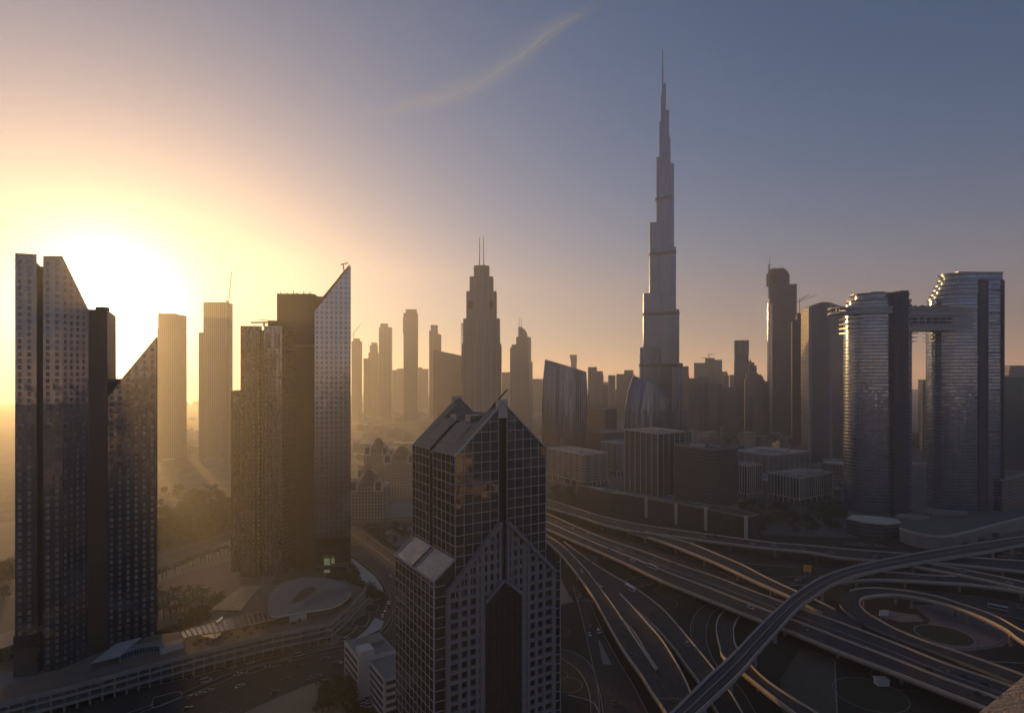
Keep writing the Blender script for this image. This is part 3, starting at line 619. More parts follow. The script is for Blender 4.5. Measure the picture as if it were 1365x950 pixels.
# tall hotel with two masts
YH = 950.0
TH = thing('hotel_tower', 'tall beige stepped hotel tower with two thin masts on its roof', 'tower', (PX(641, YH), YH, 0))
for (x0, x1, yt, dy, dep) in ((615, 668, 458, 0, 52), (617, 666, 424, 1, 48), (621, 661.5, 387, 3, 42), (625.3, 657, 367, 5, 36), (631, 651.5, 352, 7, 30)):
    m = MB(); X0, X1 = PX(x0, YH), PX(x1, YH); yy = YH+dy*1.2
    w = X1-X0
    m.prism([(X0, yy+4), (X0+w*.22, yy+4), (X0+w*.22, yy), (X0+w*.78, yy), (X0+w*.78, yy+4), (X1, yy+4), (X1, yy+dep), (X0, yy+dep)], 0, PZ(yt, YH)); m.build('tier', [hotel_skin, roof_grey], TH)
m = MB(); slab(m, 624, 657, YH+4, 401, 4, z0=PZ(411, YH), skew=0); m.build('plant_floor_band', bk_band, TH)
for px_, yt in ((639, 316), (644.5, 314.5)): m = MB(); mast(m, px_, YH+8, 353, yt, .9); m.build('mast', steel, TH)
m = MB()
for k in range(70):                                              # balcony edges up the left flank
    z = 20+k*3.7
    if z < PZ(430, YH): m.box(PX(613.6, YH), YH+6, z, PX(617, YH), YH+30, z+.9)
m.build('balcony', pale_concrete, TH)
YS = 1400.0
simple('hotel_building', 'broad hazy slab block with a curved roof edge, left of the tall masted hotel', [
    ('wall', [hz1, roof_grey], lambda m: slab(m, 577.5, 616, YS, 0, 40, ztops=[466, 474, 474, 466], skew=0)), ('end_wall', [hz3, roof_grey], lambda m: slab(m, 583, 616, YS-3, 480, 3, skew=0))], YS, 600, 'building')
YD = 2000.0
simple('construction_tower', 'hazy unfinished tower with a thin crane, just right of the sail tower', [('wall', [bare, roof_grey], lambda m: slab(m, 468.5, 481, YD, 455)), ('top_floor', [bare, roof_grey], lambda m: slab(m, 471, 479, YD+8, 451, 15)),
    ('crane', [dark_steel], lambda m: tcrane(m, 470.5, YD, 455, 444, 10, 1.3, 1.6))], YD, 474)
simple('tower', 'short hazy block before the round-shouldered pale tower', [('wall', [hz2, roof_grey], lambda m: slab(m, 484.5, 493, YD+50, 477.5))], YD, 488)
simple('tower', 'round-shouldered hazy tower with a small rooftop box', [('wall', [hz1, roof_grey], lambda m: slab(m, 491, 504, YD+150, 470)), ('upper_wall', [hz1, roof_grey], lambda m: rounded(m, 492, 503, YD+155, 460)), ('roof_box', [hz1, roof_grey], lambda m: slab(m, 495, 502, YD+160, 456.5, 20))], YD, 497)
simple('tower', 'slim hazy tower stepping up to its left side', [('wall', [hz2, roof_grey], lambda m: slab(m, 505, 521.5, YD+100, 436)), ('upper_wall', [hz2, roof_grey], lambda m: slab(m, 507, 516.5, YD+103, 431, 30))], YD, 513)
simple('tower', 'tallest of the hazy slabs left of the masted hotel, with a rounded crown', [('wall', [hz1, roof_grey], lambda m: slab(m, 537.8, 556.5, YD, 417)), ('crown', [hz1, roof_grey], lambda m: rounded(m, 539.5, 555, YD+3, 412)), ('ledge', [hz1, roof_grey], lambda m: slab(m, 537, 538.5, YD, 423, 20, z0=PZ(443, YD)))], YD, 547)
simple('tower', 'hazy tower with a sloping right shoulder behind the curved slab block', [('wall', [hz2, roof_grey], lambda m: slab(m, 572, 588, YD+80, 0, ztops=[440, 446, 446, 440])), ('upper_wall', [hz2, roof_grey], lambda m: slab(m, 574, 583.5, YD+84, 433, 30))], YD, 580)
for i, (x0, x1, yt) in enumerate(((521, 529, 493), (529, 537.5, 491), (557, 563, 489.5), (563, 571, 491.5))):
    simple('tower', ['low hazy block right of the slim stepped tower', 'low hazy block left of the rounded-crown slab', 'low hazy block right of the rounded-crown slab', 'low hazy block left of the sloping-shoulder tower'][i], [('wall', [hz3, roof_grey], lambda m: slab(m, x0, x1, YD+500+i*60, yt))], YD, x0)
simple('hotel_tower', 'hazy crescent-topped tower with twin short masts right of the beige hotel', [
    ('left_wing', [hz1, roof_grey], lambda m: (slab(m, 679.8, 688, YD-200, 463), slab(m, 682, 688, YD-198, 459, 20))), ('wall', [hz1, roof_grey], lambda m: slab(m, 686, 705.2, YD-210, 482)), ('upper_wall', [hz1, roof_grey], lambda m: slab(m, 688, 704, YD-205, 449)),
    ('crescent', [hz3, roof_grey], lambda m: [m.prism([(PX(690.8, YD-200), YD-200), (PX(690.8+12.4*math.sqrt(max(.02, 1-(k/12)**2)), YD-200), YD-200), (PX(690.8+12.4*math.sqrt(max(.02, 1-(k/12)**2)), YD-200), YD-175), (PX(690.8, YD-200), YD-175)], PZ(450-k*1.2, YD-200), PZ(450-(k+1)*1.2, YD-200)) for k in range(12)]),
    ('mast', [steel], lambda m: (mast(m, 692, YD-195, 438, 423, 1.1), mast(m, 695, YD-195, 438, 424, 1.1)))], YD-200, 692)
def far(label, x0, x1, yt, Y, sk=None, up=None, rnd=False, cat='tower', name='tower', mat=None, parts=()):
    mat = mat or sk or random.choice([hz1, hz2, hz3])
    P = [('wall', [mat, roof_grey], (lambda m: rounded(m, x0, x1, Y, yt)) if rnd else (lambda m: slab(m, x0, x1, Y, yt)))]
    for k, (a, c, t_) in enumerate(up or ()): P.append(('upper_wall', [mat, roof_grey], lambda m, a=a, c=c, t_=t_, k=k: slab(m, a, c, Y+4+k*3, t_, 24)))
    return simple(name, label, P+list(parts), Y, x0, cat)
far('hazy block right behind the beige masted hotel', 669, 679, 496, 2300, hz3)
far('low broad hazy block right of the crescent-topped tower', 705, 722, 505, 2400, hz1)
YI = 2500.0
simple('tower', 'small far tower flaring at its top, above the first curved blue tower', [('wall', [hz1, roof_grey], lambda m: slab(m, 761, 767.5, YI, 474)), ('flared_top', [hz1, roof_grey], lambda m: [slab(m, 760.8-k*.45, 767.6, YI-.5-k*.2, 480-k*2.4, 22, z0=PZ(482.4-k*2.4, YI)) for k in range(4)])], YI, 764)
far('pale hazy slab right of the first curved blue tower', 783.8, 794, 489, 1900, hz1)
far('hazy slab with rounded top beside the pale slab', 794.5, 803, 499, 1950, hz2, up=((795.5, 802, 494.5),))
far('round hazy tower between the two curved blue towers', 811, 821, 500, 2000, hz1, rnd=True)
far('broad hazy block left of the second curved blue tower', 821.5, 843, 498.4, 2050, hz3, up=((832, 843, 493),))
far('faint low block far behind, between the curved blue towers', 803, 812, 509, 2600, hz2)
far('hazy two-step block right beside the tall needle tower', 904, 917.5, 502, 1750, hz3, up=((904.5, 917, 488),))
far('dark low block in front of the crane cluster, leftmost', 918, 930, 504, 1500, hz3)
far('dark ribbed block in front of the crane cluster', 930, 943.5, 501, 1520, hz2)
far('hazy stepped tower on the left of the crane cluster', 925, 941, 483.5, 2100, hz1)
simple('construction_tower', 'reddish hazy tower under construction with a crane on its roof', [('wall', [bare, roof_grey], lambda m: slab(m, 940, 951.5, 2150, 477)), ('crane', [dark_steel], lambda m: (tcrane(m, 946, 2150, 478, 472.5, 8, .05, 2.0), tcrane(m, 941.5, 2160, 480, 476.5, -5, .05, 1.6)))], 2150, 946)
far('hazy flat-topped tower right of the roof crane', 951, 961.5, 479.5, 2120, hz3)
far('hazy block one step below the flat-topped tower', 961, 968.7, 495, 2130, hz2)
far('dark slab right of the ribbed block with a flat roof', 944.5, 961.5, 511, 1480, hz3)
far('dark slab with pale edge left of the paired far towers', 964, 980, 516, 1460, hz1)
far('faint block between crane cluster and the slim dark-topped tower', 972.5, 979.5, 499.5, 2300, hz2)
simple('tower', 'slim hazy tower with a darker, wider top storey block', [('wall', [hz3, roof_grey], lambda m: (slab(m, 979.4, 996, 1600, 470), slab(m, 979.4, 998.3, 1603, 481))), ('crown', [hz2, roof_grey], lambda m: slab(m, 979, 996.3, 1598, 453.5, 24, z0=PZ(472, 1598)))], 1600, 988)
simple('tower', 'hazy stepped tower ending in a small pinnacle', [('wall', [hz1, roof_grey], lambda m: slab(m, 993, 1010.7, 1550, 505)), ('upper_wall', [hz1, roof_grey], lambda m: (slab(m, 995, 1009, 1553, 497, 24), slab(m, 998, 1007.5, 1556, 487, 18), slab(m, 999.5, 1005, 1558, 483, 12))), ('pinnacle', [steel], lambda m: m.cyl((PX(1001.5, 1560), 1565, PZ(484, 1560)), (PX(1001.5, 1560), 1565, PZ(478.5, 1560)), 4, .6, 6))], 1550, 1001)
far('hazy block right of the pinnacle tower', 1010.5, 1018, 505, 1600, hz3)
rk = random.Random(21)
for i, (px_, w_, yt_, Y_) in enumerate(sorted((rk.uniform(906, 1022), rk.uniform(5, 11), rk.uniform(500, 536), rk.uniform(1350, 2200)) for _ in range(26))):
    far('hazy mid-rise right of the needle tower, %s from the left' % nth(i), px_, px_+w_, yt_, Y_, rk.choice((hz1, hz2, hz3)), up=((px_+w_*.2, px_+w_*.8, yt_-2.2),) if rk.random() < .5 else None)
for i, (px_, w_, yt_, Y_) in enumerate(sorted((rk.uniform(728, 850), rk.uniform(5, 11), rk.uniform(508, 530), rk.uniform(1700, 2500)) for _ in range(14))):
    far('faint low tower behind the curved blue pair, %s from the left' % nth(i), px_, px_+w_, yt_, Y_, rk.choice((hz1, hz2, hz3)))
for i, (px_, w_, yt_, Y_) in enumerate(sorted((rk.uniform(1128, 1142) if k % 3 else rk.uniform(1232, 1252), rk.uniform(4, 8), rk.uniform(520, 575), rk.uniform(850, 1200)) for k in range(8))):
    far('grey block glimpsed beside the round hotel towers, %s from the left' % nth(i), px_, px_+w_, yt_, Y_, rk.choice((hz1, hz2, hz3)))
far('lowest hazy block left of the tower with the bright sun glint', 1018.5, 1025.5, 508, 1650, hz2)
far('dark block behind the white-piered tower, on its right', 1126, 1133.5, 484, 1300, hz3)
far('narrow far tower showing left of the round hotel tower', 1139, 1146, 471.6, 1350, hz2)
far('blue-grey block seen through the gap under the sky bridge', 1230, 1240, 510, 1150, hz3)
simple('construction_tower', 'dark unfinished tower with cranes, seen through the gap under the sky bridge', [('wall', [bare, roof_grey], lambda m: slab(m, 1241, 1256, 1250, 477, 20)), ('podium_wall', [hz3, roof_grey], lambda m: slab(m, 1231, 1258, 1240, 506, 30)), ('crane', [dark_steel], lambda m: (tcrane(m, 1247, 1250, 478, 471, 7, .5, 1.1), tcrane(m, 1250, 1252, 478, 470, -6, .2, 1.1)))], 1250, 1248)
far('small white-roofed block at the right edge above the teal glass block', 1345, 1358, 494, 1500, hz1, up=((1346, 1364, 487),))
teal = facade('teal_glass_skin', (.05, .07, .08), (.05, .11, .13), 2.4, 3.8, .9, .8, wrough=.3, grough=.1, gmetal=.75, tilt=.015)
simple('office_block', 'dark teal glass block cut by the right edge of the view', [('wall', [teal, roof_grey], lambda m: slab(m, 1339, 1420, 1000, 501.5, 40, skew=.05)), ('roof_edge', [concrete], lambda m: slab(m, 1338.7, 1421, 999.5, 501, 41, z0=PZ(502.6, 1000), skew=.05))], 1000, 1380, 'building')
# ------------------------------------------------------------------ towers in the glare on the left
simple('tower', 'hazy golden slab tower standing alone right of the slanted tower, in the glare', [('wall', [hz1, roof_grey], lambda m: slab(m, 210.5, 234.7, 1100, 418.5, 36, skew=0)), ('side_fin', [hz1, roof_grey], lambda m: slab(m, 209.6, 211.5, 1104, 437, 20, skew=0)), ('roof_kit', [dark_steel], lambda m: (slab(m, 211.5, 213, 1104, 416.5, 3, z0=PZ(418.5, 1100)), slab(m, 214, 234, 1101, 417.5, 2, z0=PZ(418.5, 1100))))], 1100, 222)
simple('construction_tower', 'hazy tower with stepped sides in the glare, beside a tall hoist mast', [('wall', [hz1, roof_grey], lambda m: slab(m, 271, 300, 1093, 402.5, 30, skew=0)), ('left_wing', [hz2, roof_grey], lambda m: slab(m, 264.7, 272, 1096, 443, 26, skew=0)), ('right_wing', [hz2, roof_grey], lambda m: slab(m, 299, 302, 1096, 464, 20, skew=0)), ('base_wing', [hz2, roof_grey], lambda m: slab(m, 295, 308, 1085, 558, 20, skew=0)),
    ('roof_frame', [dark_steel], lambda m: [slab(m, a, a+.5, 1092, 405, 1, z0=PZ(418, 1092)) for a in (271, 277, 283, 289, 295, 299.5)])], 1093, 283)
def lattice(m, px, Y, py0, py1, w):
    x = PX(px, Y); z0, z1 = PZ(py0, Y), PZ(py1, Y); k = int((z1-z0)/w/1.2)
    for dx, dy in ((0, 0), (w, 0), (0, w), (w, w)): m.bar((x+dx, Y+dy, z0), (x+dx, Y+dy, z1), .8)
    for i in range(k):
        a, c = z0+(z1-z0)*i/k, z0+(z1-z0)*(i+1)/k; m.bar((x, Y, a), (x+w, Y, c), .55); m.bar((x+w, Y, a), (x, Y, c), .3); m.bar((x, Y, c), (x+w, Y, c), .35)
simple('tower_crane', 'thin lattice hoist mast with a steep needle jib beside the hazy stepped tower', [('mast', [dark_steel], lambda m: lattice(m, 302, 1085, 560, 404, 4.2)), ('jib', [dark_steel], lambda m: (m.bar((PX(303.5, 1085), 1087, PZ(408, 1085)), (PX(308, 1085), 1087, PZ(362, 1085)), 1.1), m.bar((PX(301, 1085), 1087, PZ(400, 1085)), (PX(306, 1085), 1087, PZ(407, 1085)), 2.4), m.bar((PX(299.5, 1085), 1087, PZ(427, 1085)), (PX(304, 1085), 1087, PZ(427, 1085)), .8), m.bar((PX(299.5, 1085), 1087, PZ(438.5, 1085)), (PX(304, 1085), 1087, PZ(438.5, 1085)), .8)))], 1085, 303, 'crane')

# ================================================================== CURVED BLUE PAIR
blue = facade('blue_glass_skin', (.06, .07, .1), (.2, .28, .46), 2.0, 30.0, .8, 1.0, wrough=.3, grough=.12, gmetal=.95, wmetal=.6, tilt=.045, wave=.03, tone=.7)
def curved(label, Y, L, R, bulge, crease=None):
    """L, R: [(py, px)] from the ground up for the left and right silhouettes; tops differ, so the cut slopes"""
    t = thing('office_tower', label, 'tower', (PX(L[0][1], Y), Y, 0)); NZ, NX = 26, 22
    def side(tb, s):
        pts = tb; k = s*(len(pts)-1); i = min(int(k), len(pts)-2); f = k-i
        return pts[i][0]*(1-f)+pts[i+1][0]*f, pts[i][1]*(1-f)+pts[i+1][1]*f
    m = MB(); grid = []
    for a in range(NZ+1):
        s = a/NZ; pl, xl = side(L, s); pr, xr = side(R, s); row = []
        for c_ in range(NX+1):
            q = c_/NX; px_, py_ = xl+(xr-xl)*q, pl+(pr-pl)*q; yy = Y-bulge*math.sin(math.pi*q)*(1-.15*s)+Y*.0
            z = H+(HY-py_)/F*Y; row.append((PX(px_, Y), yy, max(0, z) if a else 0))
        grid.append(row)
    wdt = PX(R[0][1], Y)-PX(L[0][1], Y)
    for a in range(NZ):
        for c_ in range(NX):
            p = [grid[a][c_], grid[a][c_+1], grid[a+1][c_+1], grid[a+1][c_]]; m.face(p, [(wdt*(c_+d)/NX, q[2]) for d, q in zip((0, 1, 1, 0), p)])
    m.build('front_wall', [blue], t, smooth=True, ang=60)
    m = MB(); bkg = [[(p[0], 2*Y-p[1]+4, p[2]) for p in r] for r in grid]
    for a in range(NZ):
        for c_ in range(NX):
            p = [bkg[a][c_+1], bkg[a][c_], bkg[a+1][c_], bkg[a+1][c_+1]]; m.face(p, [(wdt*(c_+d)/NX, q[2]) for d, q in zip((1, 0, 0, 1), p)])
        for c_ in (0, NX): p = [grid[a][c_], bkg[a][c_], bkg[a+1][c_], grid[a+1][c_]]; m.face(p[::(-1 if c_ == 0 else 1)][::-1], None)
    m.build('back_wall', [blue], t, smooth=True, ang=60)
    m = MB()
    for c_ in range(NX): m.face([grid[-1][c_], grid[-1][c_+1], bkg[-1][c_+1], bkg[-1][c_]])
    m.build('roof', [roof_grey], t)
    m = MB()
    for c_ in range(NX): m.bar(Vector(grid[-1][c_])+Vector((0, -.4, 0)), Vector(grid[-1][c_+1])+Vector((0, -.4, 0)), .9)
    m.build('roof_edge', [steel], t)
    m = MB()
    for c_ in range(0, NX+1):
        for a in range(NZ): m.bar(Vector(grid[a][c_])+Vector((0, -.3, 0)), Vector(grid[a+1][c_])+Vector((0, -.3, 0)), .35)
    m.build('vertical_fin', [steel], t)
    return t
curved('curved blue glass tower with a slanting top, the left and taller one of the pair', 1000, [(626, 724.5), (580, 722.6), (540, 722.3), (510, 723.5), (479.3, 726.6)], [(626, 781), (585, 782.6), (548, 783), (520, 782.8), (495.7, 781.4)], 15)
curved('curved blue glass tower with a rounded shoulder, the right and lower one of the pair', 1050, [(620, 834), (571, 832.6), (545, 833.4), (520, 837.5), (500.6, 844.5)], [(620, 893), (571, 893), (545, 892.9), (530, 891), (519, 884.5)], 20)

# ================================================================== MID-DISTANCE OFFICES ON THE GRID
off_skin = facade('office_skin', (.085, .08, .09), (.12, .13, .16), 3.0, 3.9, .82, .6, wrough=.4, grough=.1, gmetal=.6, tilt=.02, wave=.008)
off_pier = facade('office_pier_skin', (.28, .26, .25), (.06, .06, .075), 3.6, 3.9, .72, .97, wrough=.7, grough=.12, gmetal=.6, tilt=.02)
off_pier2 = facade('office_grid_skin', (.27, .25, .24), (.07, .07, .08), 3.4, 4.2, .55, .6, wrough=.7, grough=.12, gmetal=.6, tilt=.02, pier=(13.6, .3))
plum = facade('plum_stone_skin', (.09, .07, .075), (.06, .05, .06), 2.8, 3.9, .4, .45, wrough=.7, grough=.2, gmetal=.4, tilt=.01)
def gblock(name, label, L, C, R, Y, ytop, zbase=0, mats=(None, None), roofm=None, rim=.9, cat='building', kit=4, arcade=0, ang=GA, fins=0):
    P, w, d = corner_dims(L, C, R, Y, ang); d = min(d, 90)
    zt = PZ(ytop, Y); t = thing(name, label, cat, (P[0], P[1], zbase), math.radians(ang))
    h = zt-zbase; mf, ms = mats; ms = ms or mf
    z0 = arcade
    m = MB(); m.wall((0, 0), (w, 0), z0, z0, h, h); m.build('front_wall', mf, t, local=True)
    m = MB(); m.wall((0, d), (0, 0), z0, z0, h, h, 1.3); m.wall((w, 0), (w, d), z0, z0, h, h); m.wall((w, d), (0, d), z0, z0, h, h); m.build('side_wall', ms, t, local=True)
    m = MB(); m.face([(0, 0, h-.4), (w, 0, h-.4), (w, d, h-.4), (0, d, h-.4)], [(0, 0), (w, 0), (w, d), (0, d)]); m.build('roof', roofm or roof_grey, t, local=True)
    m = MB(); e = .25
    for x0, y0, x1, y1 in ((-e, -e, w+e, .5), (-e, d-.5, w+e, d+e), (-e, .5, .5, d-.5), (w-.5, .5, w+e, d-.5)): m.box(x0, y0, h-1.0, x1, y1, h+rim)
    m.build('parapet', pale_concrete if fins or arcade else concrete, t, local=True)
    if fins:
        m = MB(); nf = max(2, round(w/fins)); nd = max(2, round(d/fins))
        for i in range(nf+1): x = w*i/nf; m.box(x-.35, -.75, z0, x+.35, -.02, h)
        for i in range(nd+1): y = d*i/nd; m.box(-.75, y-.35, z0, -.02, y+.35, h)
        m.build('pier', pale_concrete, t, local=True)
    if arcade:
        m = MB(); m.box(1.5, 1.5, 0, w-1.5, d-1.5, z0)
        m.build('ground_floor', off_skin, t, local=True)
        m = MB(); m.box(-1.2, -1.2, z0-.9, w+1.2, d+1.2, z0+.2)
        for i in range(7): m.box(w*i/6-.6, -1.1, 0, w*i/6+.6, -.1, z0-.9); m.box(-1.1, d*i/6-.6, 0, -.1, d*i/6+.6, z0-.9)
        m.build('arcade', pale_concrete, t, local=True)
    rr = random.Random(label); m = MB()
    for k in range(kit):
        a, b_ = rr.uniform(.1, .7)*w, rr.uniform(.1, .7)*d; s1, s2 = rr.uniform(.06, .2)*w, rr.uniform(.06, .2)*d; m.box(a, b_, h-.4, a+s1, b_+s2, h+rr.uniform(.8, 2.6))
    if kit: m.build('roof_plant', roof_pale, t, local=True)
    return t, w, d, h
gblock('office_building', 'tall dark office block with pale ribs and pale roof rim, left of the plum block', 833, 876.8, 912.8, 718, 577.4, 14, (off_skin, off_skin), roof_pale, kit=14, fins=9.5)
gblock('office_building', 'dark plum office block with a mossy flat roof, right of the ribbed one', 899.3, 949.8, 983.5, 656, 598.7, 14, (plum, off_skin), green_roof, kit=6)
gblock('office_building', 'pale gridded office block over an arcade, just right of the gabled tower', 716, 779, 810.4, 842, 606, 0, (off_pier2, off_pier2), roof_pale, arcade=9, kit=18)
gblock('office_building', 'pale gridded office block half hidden behind the ribbed dark block', 801, 822, 850, 937, 591, 0, (off_pier2, off_pier2), roof_pale, arcade=9, kit=5)
gblock('office_building', 'small office block with white pillars hard right of the plum block', 972, 996, 1015, 767, 621, 0, (off_pier, off_pier), roof_pale, arcade=8, kit=18, fins=4.2)
gblock('office_building', 'office block of white pillars and dark glass on a colonnade, with a busy roof', 1024, 1066, 1109.5, 735, 636.5, 0, (off_pier, off_pier), roof_grey, arcade=8, kit=22, fins=4.2)
gblock('office_building', 'long pale office block with square window holes behind the white-pillared one', 975, 1030, 1078, 905, 607, 0, (off_pier2, off_pier2), roof_pale, arcade=8, kit=18)
gblock('office_building', 'dark low block in the haze between the curved blue pair, upper one', 784, 806, 822, 1100, 545, 0, (off_skin, off_skin), roof_grey, kit=3)
gblock('office_building', 'low dark block in front of the hazy one, behind the gridded offices', 784, 806, 836, 980, 577, 0, (plum, plum), roof_grey, kit=3)
gblock('office_building', 'tan office block with open balconies at the lower right edge of the twin towers', 1332, 1336, 1420, 700, 640, 0, (facade('tan_floor_skin', (.3, .25, .2), (.05, .05, .055), 5, 4.0, .9, .55, grough=.3), off_skin), roof_grey, kit=3)
# curved podium in four dark blocks with white fins
pod_skin = facade('podium_skin', (.11, .095, .1), (.05, .045, .055), 30, 2.2, .98, .6, wrough=.6, grough=.2, gmetal=.4, tilt=.005)
fr = [(811, 657.6), (861.6, 664.3), (901.5, 672), (941, 679), (994.6, 689.6), (1012.5, 686)]
FP = [G(x, y, 21) for x, y in fr]; BP = [Vector((*step((p.x, p.y), 122, 58), 21)) for p in FP]; BP[-1] = Vector((*step((FP[-1].x, FP[-1].y), 122, 40), 21))
for i in range(4):
    a, c = FP[i], FP[i+1]; e, f_ = BP[i+1], BP[i]
    last = i == 3
    poly = [(a.x+.4*(i > 0), a.y), (c.x, c.y)]+([(FP[5].x, FP[5].y)] if last else [])+[((BP[5] if last else e).x, (BP[5] if last else e).y), (f_.x+.4*(i > 0), f_.y)]
    zt = 21+(.8, 0, .5, .2)[i]
    t = thing('podium_building', 'low dark podium block with a %s, %s along the flyover' % (('pale stepped roof', 'green roof', 'mossy roof', 'green roof and pale corner')[i], ('leftmost', 'second', 'third', 'rightmost')[i]), 'building', (a.x, a.y, 0))
    m = MB(); m.prism(poly, 0, zt, 0, 1); m.build('wall', [pod_skin, (roof_pale, green_roof, green_roof, green_roof)[i]], t)
    m = MB()
    for k in range(len(poly)): q, r_ = poly[k], poly[(k+1) % len(poly)]; m.bar((q[0], q[1], zt+.4), (r_[0], r_[1], zt+.4), .8, .9)
    m.build('parapet', concrete, t)
    m = MB(); m.box(c.x-1.6, c.y-1.2, 0, c.x+1.2, c.y+1.0, zt+1.4); m.build('white_fin', pale_concrete, t)
    m = MB(); q = a.lerp(e, .5); m.box(q.x-8, q.y-5, zt, q.x+6, q.y+6, zt+1.6); m.build('roof_plant', roof_grey, t)

# ================================================================== TOWERS ON THE RIGHT
# unfinished tower with a domed cage
YW = 1540.0
dark_build = facade('construction_skin', (.10, .09, .085), (.025, .025, .028), 5.5, 3.9, .8, .62, wrough=.8, grough=.4, gmetal=.1, tilt=.01)
t = thing('construction_tower', 'slender dark unfinished tower with a domed cage top and sun glinting on its edge', 'tower', (PX(1040, YW), YW, 0))
m = MB(); slab(m, 1026, 1056.5, YW, 0, 40, ztops=[380, 380, 380, 380], skew=-.4); m.build('wall', [dark_build, roof_grey], t)
strip = facade('glazed_edge', (.5, .48, .45), (.6, .58, .55), 3, 3.9, .85, .8, wrough=.3, grough=.12, gmetal=1.0, wmetal=.9, tilt=.005)
m = MB(); rounded(m, 1024.6, 1032, YW-3, 404, b=1.0, n_=28); m.build('glazed_edge', [strip, roof_grey], t, smooth=True)
m = MB(); XW0, XW1 = PX(1027, YW), PX(1056, YW); cxw, rw = (XW0+XW1)/2, (XW1-XW0)/2
for k in range(12):
    zt = PZ(380, YW)+k*3.9; r_ = rw*(1 if k < 8 else math.sqrt(max(.1, 1-((k-7)/5.5)**2)))
    m.prism([(cxw+r_*math.cos(2*math.pi*i/16), YW+20+r_*.8*math.sin(2*math.pi*i/16)) for i in range(16)], zt, zt+.6)
for i in range(16):
    c_, s_ = math.cos(2*math.pi*i/16), math.sin(2*math.pi*i/16); z0 = PZ(380, YW); m.bar((cxw+rw*c_, YW+20+rw*.8*s_, z0), (cxw+rw*c_, YW+20+rw*.8*s_, z0+31), 1.2); m.bar((cxw+rw*c_, YW+20+rw*.8*s_, z0+31), (cxw+rw*c_*.45, YW+20+rw*.8*s_*.45, z0+48), .9)
m.prism([(cxw+rw*.55*math.cos(2*math.pi*i/12), YW+20+rw*.5*math.sin(2*math.pi*i/12)) for i in range(12)], PZ(380, YW), PZ(380, YW)+40); m.build('cage', plain('rust_formwork', (.11, .075, .06), .9, var=.4, scale=.2), t)
m = MB(); lattice(m, 1024.8, YW+2, 398, 352, 3.2); m.bar((PX(1026, YW), YW, PZ(352, YW)), (PX(1026.4, YW), YW, PZ(341, YW)), 1.0); m.bar((PX(1025.4, YW), YW, PZ(362, YW)), (PX(1029, YW), YW, PZ(358, YW)), .9); m.build('hoist_mast', dark_steel, t)
YX = 1245.0
t = thing('construction_tower', 'squat dark unfinished tower with tower cranes on top, right of the caged one', 'tower', (PX(1066, YX), YX, 0))
m = MB(); slab(m, 1056, 1078, YX, 0, 36, ztops=[428, 421, 421, 428], skew=-.4); slab(m, 1063, 1078, YX+6, 417, 24); m.build('wall', [dark_build, roof_grey], t)
m = MB(); tcrane(m, 1064, YX, 422, 403, 17, .65, 1.1); tcrane(m, 1068, YX+14, 418, 401, 24, .35, 1.0); m.build('crane', dark_steel, t)
YV = 1075.0
vpan = facade('window_panel_skin', (.2, .19, .19), (.07, .075, .09), 1.9, 3.75, .7, .6, wrough=.5, grough=.15, gmetal=.6, tilt=.012)
vpier = facade('smooth_pier_skin', (.34, .33, .34), (.34, .33, .34), 8, 3.75, .95, .93, wrough=.5, grough=.4, gmetal=.1, tilt=0)
t = thing('hotel_tower', 'pale tower with a dark window panel between smooth piers and a curved top', 'tower', (PX(1078, YV), YV, 0))
v0 = at(1078.4, YV+4); v1 = at(1108, YV-2); v2, _ = along(v1, 40, 1126.8)
m = MB(); zt = PZ(404, YV)
NV = 10; fpts = [(v0[0]+(v1[0]-v0[0])*i/NV, v0[1]+(v1[1]-v0[1])*i/NV-4*math.sin(math.pi*i/NV)) for i in range(NV+1)]
tops = [zt-7*(1-i/NV)**2+3*math.sin(math.pi*i/NV) for i in range(NV+1)]; u = 0
for i in range(NV):
    mi = 1 if i in (0, NV-1) else 0; u = m.wall(fpts[i], fpts[i+1], 0, 0, tops[i], tops[i+1], u, mi)
m.build('front_wall', [vpan, vpier], t)
m = MB(); m.wall(v1, v2, 0, 0, zt, zt-3); m.wall(v2, (v2[0]-24, v2[1]+28), 0, 0, zt-3, zt-3); m.wall((v0[0], v0[1]+30), v0, 0, 0, zt-7, zt-7)
m.face([(p[0], p[1], z) for p, z in zip(fpts, tops)]+[(v2[0], v2[1], zt-3), (v2[0]-24, v2[1]+28, zt-3), (v0[0], v0[1]+30, zt-7)], None, 1); m.build('side_wall', [vpan, roof_grey], t)
m = MB()
for k in range(66): z = 16+k*4.1; m.box(v2[0]-4, v2[1]-1.0, z, v2[0]+1.4, v2[1]+5, z+.8)
m.build('balcony', pale_concrete, t)
m = MB(); m.box(v1[0]-1.3, v1[1]-1.0, 0, v1[0]+1.3, v1[1]+.6, zt+1); m.box(v0[0]-1.2, v0[1]-1.0, 0, v0[0]+1.6, v0[1]+.6, zt-6); m.build('pier', vpier, t)
